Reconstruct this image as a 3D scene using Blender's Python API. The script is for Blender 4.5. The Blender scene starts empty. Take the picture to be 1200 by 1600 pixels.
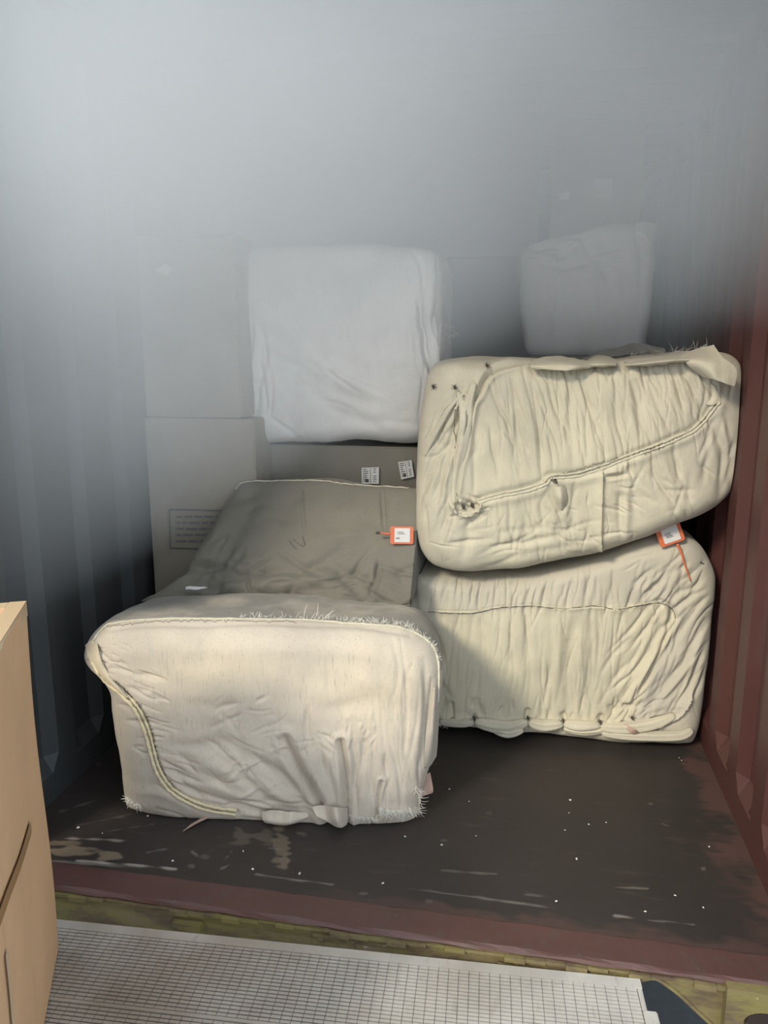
import bpy, bmesh, math, random
import numpy as np
from mathutils import Vector, Matrix
random.seed(7)
rng = np.random.RandomState(7)
S = bpy.context.scene
COL = S.collection

# ------------------------------------------------------------------ camera, sky, sun, exposure
F = 1200.0
PITCH = math.radians(11.5)
YAW = math.radians(10.6)
EYE = 1.55
cam_data = bpy.data.cameras.new('camera')
cam = bpy.data.objects.new('camera', cam_data)
COL.objects.link(cam)
cam.location = (0, 0, EYE)
cam.rotation_euler = (math.radians(90) - PITCH, 0, YAW)
cam_data.sensor_fit = 'VERTICAL'
cam_data.sensor_height = 36.0
cam_data.lens = 36.0 * F / 1600.0
cam_data.clip_start = 0.02
S.camera = cam

world = bpy.data.worlds.new('world')
S.world = world
world.use_nodes = True
wn = world.node_tree
bg = wn.nodes['Background']
bg.inputs['Color'].default_value = (0.82, 0.91, 1.0, 1)
bg.inputs['Strength'].default_value = 1.6

SUN_T = Vector((0.56, 1.0, -0.74))            # direction in which the sunlight travels
sun_d = bpy.data.lights.new('sun', 'SUN')
sun_d.energy = 2.5
sun_d.angle = math.radians(10)
sun_d.color = (1.0, 0.90, 0.72)
sun = bpy.data.objects.new('sun', sun_d)
COL.objects.link(sun)
sun.location = (-4, -4, 5)
sun.rotation_euler = SUN_T.to_track_quat('-Z', 'Y').to_euler()

S.view_settings.view_transform = 'Standard'
S.view_settings.look = 'None'
S.view_settings.gamma = 1.0
S.view_settings.use_curve_mapping = False
S.view_settings.exposure = 0.0
S.cycles.volume_step_rate = 1.0
S.cycles.volume_bounces = 7
S.cycles.max_bounces = 8

# ------------------------------------------------------------------ reading positions off the photo
fw = np.array([-math.sin(YAW)*math.cos(PITCH), math.cos(YAW)*math.cos(PITCH), -math.sin(PITCH)])
rt = np.array([math.cos(YAW), math.sin(YAW), 0.0])
upv = np.cross(rt, fw)
CC = np.array([0, 0, EYE])

def ray(x, y):
    return fw + rt*(x-600.0)/F - upv*(y-800.0)/F

def on(x, y, ax, v):
    d = ray(x, y)
    return CC + d*(v-CC[ax])/d[ax]

def on_plane(x, y, p0, n):
    d = ray(x, y)
    return CC + d*(np.dot(np.array(p0)-CC, n)/np.dot(d, n))

def project(P):
    Q = np.asarray(P) - CC
    z = Q @ fw
    return np.stack([600+F*(Q@rt)/z, 800-F*(Q@upv)/z], -1), z

# ------------------------------------------------------------------ materials
def new_mat(name):
    m = bpy.data.materials.new(name)
    m.use_nodes = True
    nt = m.node_tree
    return m, nt, nt.nodes['Principled BSDF']

def nd(nt, typ, **kw):
    n = nt.nodes.new(typ)
    for k, v in kw.items():
        if k in n.inputs:
            n.inputs[k].default_value = v
        else:
            setattr(n, k, v)
    return n

def mix(nt, a, b, fac, typ='MIX'):
    n = nt.nodes.new('ShaderNodeMix')
    n.data_type = 'RGBA'
    n.blend_type = typ
    for sock, v in ((n.inputs[0], fac), (n.inputs[6], a), (n.inputs[7], b)):
        if hasattr(v, 'is_linked') or isinstance(v, bpy.types.NodeSocket):
            nt.links.new(v, sock)
        elif isinstance(v, (tuple, list)):
            sock.default_value = (*v, 1) if len(v) == 3 else v
        else:
            sock.default_value = v
    return n.outputs[2]

def ramp(nt, src, a, b):
    n = nt.nodes.new('ShaderNodeMapRange')
    n.inputs[1].default_value = a
    n.inputs[2].default_value = b
    nt.links.new(src, n.inputs[0])
    return n.outputs[0]

def coords(nt, scale=(1, 1, 1)):
    tc = nt.nodes.new('ShaderNodeTexCoord')
    mp = nt.nodes.new('ShaderNodeMapping')
    mp.inputs['Scale'].default_value = scale
    nt.links.new(tc.outputs['Object'], mp.inputs[0])
    return mp.outputs[0]

def noise(nt, vec, scale, detail=4, rough=.55):
    n = nd(nt, 'ShaderNodeTexNoise', Scale=scale, Detail=detail, Roughness=rough)
    nt.links.new(vec, n.inputs['Vector'])
    return n.outputs['Fac']

def bump(nt, bsdf, h, strength, dist=.002, prev=None):
    b = nd(nt, 'ShaderNodeBump', Strength=strength, Distance=dist)
    nt.links.new(h, b.inputs['Height'])
    if prev:
        nt.links.new(prev, b.inputs['Normal'])
    nt.links.new(b.outputs[0], bsdf.inputs['Normal'])
    return b.outputs[0]

def plain(name, col, rough=.8, var=.12, scale=30, metal=0.0, bmp=.2):
    m, nt, b = new_mat(name)
    v = coords(nt)
    n1 = noise(nt, v, scale)
    c = mix(nt, tuple(x*(1-var) for x in col), tuple(min(1, x*(1+var)) for x in col), n1)
    nt.links.new(c, b.inputs['Base Color'])
    b.inputs['Roughness'].default_value = rough
    b.inputs['Metallic'].default_value = metal
    if bmp:
        bump(nt, b, n1, bmp, .002)
    return m

def cloth(name, clean, grey, yellow, bmp=.35):
    """cotton sheeting: 'tone' attribute r = grey cloth and painted shade, g = yellowed cloth and painted sunlight, b = dirt"""
    m, nt, b = new_mat(name)
    v = coords(nt)
    at = nt.nodes.new('ShaderNodeAttribute')
    at.attribute_name = 'tone'
    sp = nt.nodes.new('ShaderNodeSeparateColor')
    nt.links.new(at.outputs['Color'], sp.inputs[0])
    c = mix(nt, clean, grey, sp.outputs[0])
    c = mix(nt, c, yellow, sp.outputs[1])
    big = noise(nt, v, 5.0, 5)
    c = mix(nt, c, tuple(x*.84 for x in clean), ramp(nt, big, .45, .75))
    st = noise(nt, coords(nt, (1, 1, .06)), 240, 3)         # slubby warp threads
    c = mix(nt, c, tuple(x*.82 for x in grey), ramp(nt, st, .58, .95))
    c = mix(nt, c, (.16, .13, .10), sp.outputs[2])
    nt.links.new(c, b.inputs['Base Color'])
    b.inputs['Roughness'].default_value = .88
    b.inputs['Sheen Weight'].default_value = .15
    fine = noise(nt, coords(nt, (1, 1, 1)), 45, 6, .65)
    p = bump(nt, b, fine, bmp, .006)
    p = bump(nt, b, st, .25, .0015, p)
    rg = nt.nodes.new('ShaderNodeTexNoise'); rg.noise_type = 'RIDGED_MULTIFRACTAL'
    rg.inputs['Scale'].default_value = 7.0; rg.inputs['Detail'].default_value = 4; rg.inputs['Roughness'].default_value = .45
    nt.links.new(coords(nt, (1, 1, .4)), rg.inputs['Vector'])
    p = bump(nt, b, rg.outputs['Fac'], .28, .008, p)
    w1 = nd(nt, 'ShaderNodeTexWave', Scale=260.0, Distortion=.4)
    w1.bands_direction = 'Z'
    nt.links.new(v, w1.inputs['Vector'])
    bump(nt, b, w1.outputs['Fac'], .10, .0008, p)
    return m

M = {}
M['cloth'] = cloth('cotton_cloth', (.60, .53, .435), (.245, .23, .20), (.65, .56, .37))
M['cloth_cream'] = cloth('cream_cotton_cloth', (.615, .565, .435), (.47, .435, .37), (.645, .59, .41))
M['cloth_shaded'] = cloth('shade_darkened_cotton_cloth', (.215, .20, .165), (.165, .155, .125), (.27, .25, .185))  # shade on the sloping bale put into this dark cloth colour
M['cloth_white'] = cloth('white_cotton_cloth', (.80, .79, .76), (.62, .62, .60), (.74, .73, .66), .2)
M['cord'] = plain('seam_cord', (.66, .57, .38), .9, .2, 150)
M['cord_pale'] = plain('pale_seam_cord', (.60, .56, .44), .9, .15, 150)
M['thread'] = plain('dark_thread', (.10, .085, .07), .9, .2, 80)
M['lint'] = plain('frayed_thread', (.86, .83, .74), .95, .1, 200, bmp=0)
M['ribbon'] = plain('pink_ribbon', (.50, .35, .28), .8, .15, 60)
M['orange'] = plain('orange_plastic', (.66, .17, .075), .4, .08, 40, bmp=.05)
M['paper'] = plain('white_paper', (.70, .69, .66), .7, .05, 30, bmp=.05)
M['ink'] = plain('black_ink', (.13, .13, .135), .7, .1, 50, bmp=0)
M['bluestrip'] = plain('teal_strip', (.05, .16, .20), .4, .1, 50)

def cardboard(name, col, fade=.8):
    m, nt, b = new_mat(name)
    v = coords(nt)
    n1 = noise(nt, v, 3.5, 6)
    n2 = noise(nt, coords(nt, (1, 1, .12)), 12, 5)
    c = mix(nt, tuple(x*fade for x in col), col, ramp(nt, n1, .3, .62))
    c = mix(nt, c, tuple(x*.72 for x in col), ramp(nt, n2, .60, .9))
    nt.links.new(c, b.inputs['Base Color'])
    b.inputs['Roughness'].default_value = .75
    w = nd(nt, 'ShaderNodeTexWave', Scale=60.0, Distortion=.3)
    w.bands_direction = 'X'
    nt.links.new(v, w.inputs['Vector'])
    p = bump(nt, b, w.outputs['Fac'], .05, .002)
    bump(nt, b, n1, .15, .01, p)
    return m
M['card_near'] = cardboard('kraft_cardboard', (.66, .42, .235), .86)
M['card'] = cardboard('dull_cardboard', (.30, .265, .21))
M['card_dark'] = cardboard('darker_grey_cardboard', (.24, .22, .18))  # darker, greyer board than the dull cardboard
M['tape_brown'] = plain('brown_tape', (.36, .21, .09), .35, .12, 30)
M['tape_clear'] = plain('clear_tape', (.62, .45, .27), .3, .06, 30)

def paint_metal(name, col, rust, rough=.45):
    m, nt, b = new_mat(name)
    v = coords(nt)
    n1 = noise(nt, v, 2.2, 8, .6)
    n2 = noise(nt, coords(nt, (1, 1, .10)), 14, 6, .6)
    n3 = noise(nt, v, 26, 8, .7)
    c = mix(nt, tuple(x*.78 for x in col), tuple(x*1.15 for x in col), n1)
    c = mix(nt, c, tuple(x*.6+.035 for x in col), ramp(nt, n2, .55, .85))
    c = mix(nt, c, rust, ramp(nt, n3, .64, .76))
    nt.links.new(c, b.inputs['Base Color'])
    b.inputs['Roughness'].default_value = rough
    bump(nt, b, n3, .12, .003)
    return m
M['wall'] = paint_metal('oxide_red_steel', (.088, .032, .028), (.10, .055, .045), .5)
M['wall_left'] = paint_metal('shade_toned_container_steel', (.045, .050, .053), (.06, .05, .045), .6)  # left wall's shade and grey veil put into the steel colour
M['ceiling'] = paint_metal('dusty_ceiling_steel', (.10, .10, .105), (.13, .12, .12), .7)

# floor: plywood with dirt, scrapes; attribute 'wear' r = pale scrape, g = tan chip, b = red paint
m, nt, b = new_mat('dark_plywood')
v = coords(nt)
at = nt.nodes.new('ShaderNodeAttribute'); at.attribute_name = 'wear'
sp = nt.nodes.new('ShaderNodeSeparateColor'); nt.links.new(at.outputs['Color'], sp.inputs[0])
n1 = noise(nt, v, 3.0, 8, .6)
n2 = noise(nt, coords(nt, (.15, 1, 1)), 30, 6, .6)
n3 = noise(nt, coords(nt, (1, 1, 1)), 55, 6, .7)
c = mix(nt, (.022, .0175, .0155), (.046, .037, .033), n1)
c = mix(nt, c, (.095, .075, .062), ramp(nt, n2, .60, .95))
c = mix(nt, c, (.12, .105, .09), ramp(nt, n3, .66, .80))
c = mix(nt, c, (.095, .050, .043), sp.outputs[2])
c = mix(nt, c, (.27, .21, .145), sp.outputs[1])
c = mix(nt, c, (.42, .38, .34), sp.outputs[0])
nt.links.new(c, b.inputs['Base Color'])
b.inputs['Roughness'].default_value = .62
bump(nt, b, n3, .25, .002)
M['floor'] = m

# sill paint, with pale scratches
m, nt, b = new_mat('worn_red_sill_paint')
n1 = noise(nt, coords(nt, (.25, 1, 1)), 9, 8, .65)
n2 = noise(nt, coords(nt, (1, 1, 1)), 18, 8, .7)
c = mix(nt, (.072, .031, .027), (.118, .058, .050), n1)
c = mix(nt, c, (.085, .060, .052), ramp(nt, n2, .52, .70))
c = mix(nt, c, (.36, .30, .27), ramp(nt, n2, .66, .76))
nt.links.new(c, b.inputs['Base Color'])
b.inputs['Roughness'].default_value = .5
bump(nt, b, n2, .3, .003)
M['sill'] = m

m, nt, b = new_mat('chipped_yellow_paint')
n1 = noise(nt, coords(nt, (.5, 1, 1)), 7, 8, .65)
n2 = noise(nt, coords(nt, (.6, 1, 1.6)), 11, 8, .7)
n3 = noise(nt, coords(nt, (.4, 1, 1.2)), 22, 6, .6)
c = mix(nt, (.20, .170, .060), (.21, .165, .09), ramp(nt, n1, .42, .62))
c = mix(nt, c, (.12, .085, .055), ramp(nt, n2, .46, .62))
c = mix(nt, c, (.62, .56, .45), ramp(nt, n3, .68, .72))
nt.links.new(c, b.inputs['Base Color'])
b.inputs['Roughness'].default_value = .6
bump(nt, b, n2, .6, .006)
M['yellow'] = m

m, nt, b = new_mat('brushed_aluminium')
n1 = noise(nt, coords(nt, (1, 1, 1)), 3, 5)
n2 = noise(nt, coords(nt, (1, .2, 1)), 60, 4)
c = mix(nt, (.44, .41, .37), (.72, .70, .66), ramp(nt, n1, .3, .62))
c = mix(nt, c, (.42, .38, .34), ramp(nt, n2, .6, .85))
tcx = nt.nodes.new('ShaderNodeTexCoord'); sxx = nt.nodes.new('ShaderNodeSeparateXYZ'); nt.links.new(tcx.outputs['Object'], sxx.inputs[0])
shade_tint = nd(nt, 'ShaderNodeMath', operation='MULTIPLY'); nt.links.new(ramp(nt, sxx.outputs[0], .1, -1.1), shade_tint.inputs[0]); nt.links.new(ramp(nt, noise(nt, coords(nt, (1, 1, 1)), 2.2, 4), .25, .6), shade_tint.inputs[1])
c = mix(nt, c, (.33, .275, .22), shade_tint.outputs[0])  # carton's shade on the plate painted as a browner tint to the left
nt.links.new(c, b.inputs['Base Color'])
b.inputs['Metallic'].default_value = .35
b.inputs['Roughness'].default_value = .5
M['alu'] = m
M['alu_dark'] = plain('grimy_aluminium', (.30, .28, .25), .6, .2, 12, .3)
M['ground'] = plain('dark_asphalt', (.035, .04, .042), .9, .3, 20)
M['hole'] = plain('dark_cavity_steel', (.03, .02, .018), .8, .3, 20)

# ------------------------------------------------------------------ object helpers
def tag(o, label=None, cat=None, group=None, kind=None):
    if label: o['label'] = label
    if cat: o['category'] = cat
    if group: o['group'] = group
    if kind: o['kind'] = kind
    return o

def empty(name, loc, label, cat, group=None):
    o = bpy.data.objects.new(name, None)
    o.empty_display_size = .1
    COL.objects.link(o)
    o.location = loc
    return tag(o, label, cat, group)

def mesh_obj(name, verts, faces, mat, parent=None, smooth=True):
    me = bpy.data.meshes.new(name)
    me.from_pydata([tuple(map(float, p)) for p in verts], [], [tuple(int(i) for i in f) for f in faces])
    me.validate()
    if smooth:
        me.polygons.foreach_set('use_smooth', [True]*len(me.polygons))
    me.materials.append(mat)
    o = bpy.data.objects.new(name, me)
    COL.objects.link(o)
    if parent:
        o.parent = parent
        o.matrix_parent_inverse = Matrix.Translation(parent.location).inverted() if parent.rotation_euler.z == 0 else \
            (Matrix.Translation(parent.location) @ parent.rotation_euler.to_matrix().to_4x4()).inverted()
    return o

def set_attr(o, name, rgb):
    ca = o.data.color_attributes.new(name, 'FLOAT_COLOR', 'POINT')
    a = np.ones((len(o.data.vertices), 4), np.float32)
    a[:, :3] = rgb
    ca.data.foreach_set('color', a.ravel())

class Geo:
    """collects boxes, bars, prisms; build() links them as ONE mesh"""
    def __init__(s): s.v = []; s.f = []
    def add(s, v, f):
        k = len(s.v); s.v += [tuple(p) for p in v]; s.f += [tuple(i+k for i in q) for q in f]
    def box(s, lo, hi, ax=None, org=(0, 0, 0)):
        P = [(x, y, z) for x in (lo[0], hi[0]) for y in (lo[1], hi[1]) for z in (lo[2], hi[2])]
        if ax is not None:
            P = [tuple(np.array(org)+p[0]*ax[0]+p[1]*ax[1]+p[2]*ax[2]) for p in P]
        s.add(P, [(0, 1, 3, 2), (4, 6, 7, 5), (0, 4, 5, 1), (2, 3, 7, 6), (0, 2, 6, 4), (1, 5, 7, 3)])
    def tube(s, pts, r, n=6, flat=1.0):
        pts = [np.array(p, float) for p in pts]
        k = len(pts)
        V = []
        ref = np.array([0.13, -1, .21])
        for i, p in enumerate(pts):
            t = pts[min(i+1, k-1)]-pts[max(i-1, 0)]
            t = t/(np.linalg.norm(t)+1e-9)
            a = np.cross(t, ref); a /= np.linalg.norm(a)+1e-9
            b = np.cross(t, a)
            rr = r[i] if hasattr(r, '__len__') else r
            for j in range(n):
                q = 2*math.pi*j/n
                V.append(p+a*math.cos(q)*rr+b*math.sin(q)*rr*flat)
        Fc = [(i*n+j, i*n+(j+1) % n, (i+1)*n+(j+1) % n, (i+1)*n+j) for i in range(k-1) for j in range(n)]
        Fc += [tuple(range(n))[::-1], tuple(range((k-1)*n, k*n))]
        s.add(V, Fc)
    def slab(s, poly, th):
        """poly: list of 3-D points (planar), th: thickness vector"""
        n = len(poly); th = np.array(th)
        V = [np.array(p) for p in poly]+[np.array(p)+th for p in poly]
        s.add(V, [tuple(range(n))[::-1], tuple(range(n, 2*n))]+[(i, (i+1) % n, n+(i+1) % n, n+i) for i in range(n)])
    def build(s, name, mat, parent=None, smooth=False, bevel=0):
        o = mesh_obj(name, s.v, s.f, mat, parent, smooth)
        if bevel:
            bm = bmesh.new(); bm.from_mesh(o.data)
            bmesh.ops.recalc_face_normals(bm, faces=bm.faces)
            bmesh.ops.bevel(bm, geom=[e for e in bm.edges if e.calc_face_angle(0) > .5], offset=bevel, segments=2, affect='EDGES', clamp_overlap=True)
            bm.to_mesh(o.data); bm.free()
        else:
            bm = bmesh.new(); bm.from_mesh(o.data)
            bmesh.ops.recalc_face_normals(bm, faces=bm.faces)
            bm.to_mesh(o.data); bm.free()
        return o

def catmull(pts, n=8, closed=False):
    pts = [np.array(p, float) for p in pts]
    k = len(pts)
    out = []
    rngk = range(k) if closed else range(k-1)
    for i in rngk:
        if closed:
            p0, p1, p2, p3 = (pts[(i+j) % k] for j in (-1, 0, 1, 2))
        else:
            p0, p1, p2, p3 = pts[max(i-1, 0)], pts[i], pts[i+1], pts[min(i+2, k-1)]
        for j in range(n):
            t = j/n
            out.append(.5*((2*p1)+(-p0+p2)*t+(2*p0-5*p1+4*p2-p3)*t*t+(-p0+3*p1-3*p2+p3)*t**3))
    if not closed:
        out.append(pts[-1])
    return np.array(out)

def fnoise(P, f, seed, k=14):
    """cheap smooth noise in [-1, 1] for arrays of points"""
    g = np.random.RandomState(seed)
    out = np.zeros(len(P))
    for _ in range(k):
        d = g.normal(size=P.shape[1]); d /= np.linalg.norm(d)
        out += np.sin((P @ d)*f*g.uniform(.5, 1.6)+g.uniform(0, 6.28))
    return out/math.sqrt(k)/1.2

# ------------------------------------------------------------------ structure of the container
LX, RX, Y0, YB, ZC = -1.61, 0.74, 1.91, 7.2, 2.74

def corrugated(name, x, sgn, mat):
    """side wall with trapezoid corrugation, x = inner face"""
    ys = []
    y = Y0
    prof = []
    ph = .16
    for k in range(22):
        for dy, d in ((0, 0), (.105, 0), (.150, .034), (.255, .034), (.300, 0)):
            prof.append((Y0-.10+ph+k*.30+dy, d))
    prof = [p for p in prof if p[0] < YB]
    prof = [(Y0-.12, 0)]+[p for p in prof if p[0] > Y0-.12+.001]+[(YB, 0)]
    P = []
    for (yy, d) in prof:
        if not P or yy-P[-1][0] > 1e-5:
            P.append((yy, d))
    g = Geo()
    V = []
    zs = [.10, .16, ZC-.16, ZC-.08]
    for yy, d in P:
        for iz, z in enumerate(zs):
            dd = d if iz in (1, 2) else 0
            V.append((x+sgn*dd, yy, z))
    n = len(P); m_ = len(zs)
    Fc = [(i*m_+j, (i+1)*m_+j, (i+1)*m_+j+1, i*m_+j+1) for i in range(n-1) for j in range(m_-1)]
    V2 = [(vx+sgn*.004, vy, vz) for vx, vy, vz in V]
    Nn = len(V)
    g.add(V+V2, Fc+[tuple(q+Nn for q in f[::-1]) for f in Fc])
    g.box((min(x, x+sgn*.05), Y0-.12, -.10), (max(x, x+sgn*.05), YB, .10))
    g.box((min(x, x+sgn*.05), Y0-.12, ZC-.08), (max(x, x+sgn*.05), YB, ZC+.03))
    g.box((min(x+sgn*.04, x+sgn*.05), Y0-.12, .05), (max(x+sgn*.04, x+sgn*.05), YB, ZC))
    o = g.build(name, mat)
    return tag(o, kind='structure')

corrugated('wall_right', RX, 1, M['wall'])
corrugated('wall_left', LX, -1, M['wall_left'])
g = Geo(); g.box((LX-.06, YB, -.1), (RX+.06, YB+.05, ZC+.03)); tag(g.build('wall_back', M['wall_left']), kind='structure')
# ceiling, pressed ribs across
g = Geo()
V = []; n = 0
y = Y0-.12
while y < YB:
    for dy, d in ((0, 0), (.10, 0), (.13, .02), (.18, .02)):
        V += [(LX-.05, y+dy, ZC+d), (RX+.05, y+dy, ZC+d)]; n += 1
    y += .21
V2 = [(a, b_, c_+.004) for a, b_, c_ in V]
Fc = [(2*i, 2*i+1, 2*i+3, 2*i+2) for i in range(n-1)]
g.add(V+V2, Fc+[tuple(q+len(V) for q in f) for f in Fc])
g.box((LX-.05, Y0-.12, ZC+.025), (RX+.05, YB+.05, ZC+.04))
tag(g.build('ceiling', M['ceiling']), kind='structure')
# corner posts and header of the door frame
for nm, x0, x1 in (('trim_left', LX-.14, LX), ('trim_right', RX+.012, RX+.15)):
    g = Geo(); g.box((x0, Y0-.14, -.12), (x1, Y0-.125+.005, ZC+.1)); g.box((x0, Y0-.14, -.12), (x0+.012 if nm == 'trim_left' else x1, Y0+.02, ZC+.1))
    tag(g.build(nm, M['wall']), kind='structure')
g = Geo(); g.box((LX-.14, Y0-.14, ZC-.03), (RX+.15, Y0-.05, ZC+.12)); tag(g.build('trim_top', M['wall']), kind='structure')

# floor: dense grid in front, with wear
xs = np.linspace(LX, RX, 520); ysf = np.linspace(Y0-.004, 3.3, 300)
X, Y = np.meshgrid(xs, ysf)
P = np.stack([X.ravel(), Y.ravel(), np.zeros(X.size)], 1)
wear = np.zeros((len(P), 3))
pxy, _ = project(P)
n_hi = fnoise(P[:, :2]*np.array([1, 2.5]), 70, 3, 30)
n_md = fnoise(P[:, :2], 22, 5, 20)
def blob(cx, cy, rx, ry, k, ch, sharp=2.5, rag=.5):
    d = ((pxy[:, 0]-cx)/rx)**2+((pxy[:, 1]-cy)/ry)**2
    wgt = np.clip((1-d+rag*n_hi)*sharp, 0, 1)*k*.7
    wear[:, ch] = np.maximum(wear[:, ch], wgt)
def scratch(a, b_, w, k, ch=0):
    a = np.array(a, float); b_ = np.array(b_, float); ab = b_-a
    t = np.clip(((pxy-a) @ ab)/(ab @ ab), 0, 1)
    d = np.linalg.norm(pxy-a-t[:, None]*ab, axis=1)
    wear[:, ch] = np.maximum(wear[:, ch], np.clip(1.2-d/(w*.75)+.8*n_hi, 0, 1)*k*.55)
scratch((100, 1310), (198, 1313), 2.2, 1.0)
scratch((120, 1345), (275, 1357), 2.6, 1.3)
blob(115, 1330, 42, 9, .9, 1); blob(170, 1338, 22, 7, .9, 1); blob(100, 1318, 26, 5, .6, 1)
blob(440, 1320, 14, 34, .6, 1, 2, 1.0); blob(405, 1310, 50, 12, .35, 1, 2, 1.0); blob(445, 1345, 9, 14, .7, 1)
scratch((350, 1345), (362, 1330), 2, .5); scratch((300, 1330), (312, 1342), 2, .5); scratch((345, 1358), (360, 1350), 1.6, .5)
scratch((420, 1325), (440, 1328), 1.6, .5); scratch((230, 1332), (260, 1326), 1.6, .4)
scratch((690, 1360), (775, 1366), 2.2, .35); scratch((960, 1386), (1012, 1389), 2.0, .55); scratch((820, 1398), (860, 1402), 1.5, .3)
scratch((80, 1346), (275, 1357), 3, .6); scratch((640, 1388), (870, 1419), 1.6, .5); scratch((960, 1431), (1085, 1445), 1.8, .9)
scratch((400, 1366), (520, 1382), 1.8, .7); scratch((1034, 1287), (1044, 1291), 1.6, .6)
scratch((240, 1288), (160, 1300), 1.3, .25); scratch((205, 1272), (120, 1290), 1.3, .2); scratch((150, 1250), (95, 1268), 1.5, .3)
for k in range(26):
    cx, cy = random.uniform(80, 1150), random.uniform(1170, 1440)
    blob(cx, cy, random.uniform(3, 7), random.uniform(2, 4), random.uniform(.1, .3), 0, 3, .9)
dx = RX-P[:, 0]
wear[:, 2] = np.clip((.085+.05*n_md+.02*n_hi-dx)*14, 0, .85)
wear[:, 2] = np.maximum(wear[:, 2], np.clip((1.96+.018*n_md-P[:, 1])*22+n_hi*.3, 0, .6)*np.clip((P[:, 0]+.7)*2, 0, 1))
# sunken groove line between the ply panel and the sill
P[:, 2] = 0
nx, ny = len(xs), len(ysf)
Fc = [(j*nx+i, j*nx+i+1, (j+1)*nx+i+1, (j+1)*nx+i) for j in range(ny-1) for i in range(nx-1)]
fl = mesh_obj('floor', P, Fc, M['floor']); set_attr(fl, 'wear', wear); tag(fl, kind='structure')
me = fl.data
g = Geo(); g.box((LX, 3.3, -.03), (RX, YB, 0)); g.box((LX, Y0, -.03), (RX, 3.3, -.004))
o = g.build('floor', M['floor']); tag(o, kind='structure'); set_attr(o, 'wear', np.zeros((len(o.data.vertices), 3)))

# red steel sill strip and the yellow beam below it
g = Geo()
prof = [(Y0-.003, .0), (Y0-.010, .004), (Y0-.098, .002), (Y0-.106, -.002), (Y0-.110, -.008), (Y0-.104, -.015), (Y0-.003, -.015)]
N = 60
V = []
for i in range(N+1):
    x = LX-.1+(RX+.14-LX+.1)*i/N
    for k, (yy, zz) in enumerate(prof):
        V.append((x, yy+.0015*math.sin(i*1.7+k), zz+.0015*math.sin(i*.9+k*2)))
k = len(prof)
g.add(V, [(i*k+j, (i+1)*k+j, (i+1)*k+(j+1) % k, i*k+(j+1) % k) for i in range(N) for j in range(k)])
tag(g.build('trim_sill', M['sill'], smooth=False), kind='structure')
# bright bent metal edge along the ply
YS = Y0-.104
g = Geo()
g.box((LX-.1, YS, -.30), (.34, YS+.02, -.014))
prof = [(YS-.012, -.022), (YS-.016, -.034), (YS-.004, -.040), (YS+.004, -.028)]
for i in range(48):                               # ragged paint lip below the strip
    x0 = LX-.1+i*(RX+.2-LX)/48
    x1 = x0+(RX+.2-LX)/48+.001
    d = .004*math.sin(i*2.1)+.003*math.sin(i*.7)
    g.box((x0, YS-.010+d, -.026+d*.8), (x1, YS+.006, -.0155))
# gusset: face with the sloped, curved lower edge towards the corner casting
def yz(px, py):
    q = on(px, py, 1, YS); return q
zl = -.0145
pg = [np.array([yz(985, 1500)[0], YS, zl]), yz(985, 1545), yz(1002, 1530), yz(1020, 1527), yz(1034, 1533), yz(1060, 1552), yz(1088, 1578), yz(1125, 1612), yz(1210, 1660), yz(1260, 1660), np.array([yz(1260, 1520)[0], YS, zl])]
g.slab(pg, (0, .02, 0))
pe = catmull([yz(1002, 1530), yz(1020, 1527), yz(1034, 1533), yz(1060, 1552), yz(1088, 1578), yz(1125, 1612)], 5)
g.tube(pe-np.array([0, .002, 0]), .006, 6)
tag(g.build('trim_beam', M['yellow'], smooth=False), kind='structure')
# lock keeper blocks on the beam
for (a, b_, c_, d_), dd in (((272, 1432, 320, 1450), .02), ((487, 1456, 556, 1478), .007), ((775, 1500, 830, 1520), .006)):
    g = Geo()
    p = on(a, b_, 1, YS); q = on(c_, d_, 1, YS)
    g.box((p[0], YS-dd, q[2]-.01), (q[0], YS+.002, p[2]))
    g.box((p[0]+.02, YS-dd-.006, q[2]), (p[0]+.04, YS, p[2]-.01))
    tag(g.build('trim_bracket', M['yellow'], bevel=.004), kind='structure')
# corner casting with its oval hole
cc = empty('corner_casting', (0.62, YS-.03, -.2), 'rusty yellow container corner block with an oval hole, bottom right', 'corner casting')
g = Geo()
p = on(1137, 1545, 1, YS-.03); 
x0 = float(p[0]); zt = float(p[2]); w = .178
# front face as a ring round the hole
ov = [(x0+.095+.040*math.cos(t)*1.25, zt-.09+.034*math.sin(t)) for t in np.linspace(0, 2*math.pi, 25)[:-1]]
def sq(t):
    c_, s_ = math.cos(t), math.sin(t); m_ = max(abs(c_), abs(s_)); return (x0+.089+.089*c_/m_, zt-.0745+.0745*s_/m_*1.0)
ou = [sq(t) for t in np.linspace(0, 2*math.pi, 25)[:-1]]
V = [(a, YS-.03, b_) for a, b_ in ou]+[(a, YS-.03, b_) for a, b_ in ov]+[(a, YS-.004, b_) for a, b_ in ov]+[(a, YS, b_) for a, b_ in ou]
g.add(V, [(i, (i+1) % 24, 24+(i+1) % 24, 24+i) for i in range(24)]+[(24+i, 24+(i+1) % 24, 48+(i+1) % 24, 48+i) for i in range(24)]+[(i, (i+1) % 24, 72+(i+1) % 24, 72+i) for i in range(24)])
g.build('block', M['yellow'], cc)
g = Geo(); g.box((x0+.01, YS-.0035, zt-.145), (x0+.17, YS-.001, zt-.005)); g.build('cavity', M['hole'], cc)

# ground far below the dock plate
g = Geo(); g.box((-6, -5, -1.25), (6, 9, -1.2)); tag(g.build('ground', M['ground']), kind='structure')

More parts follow.
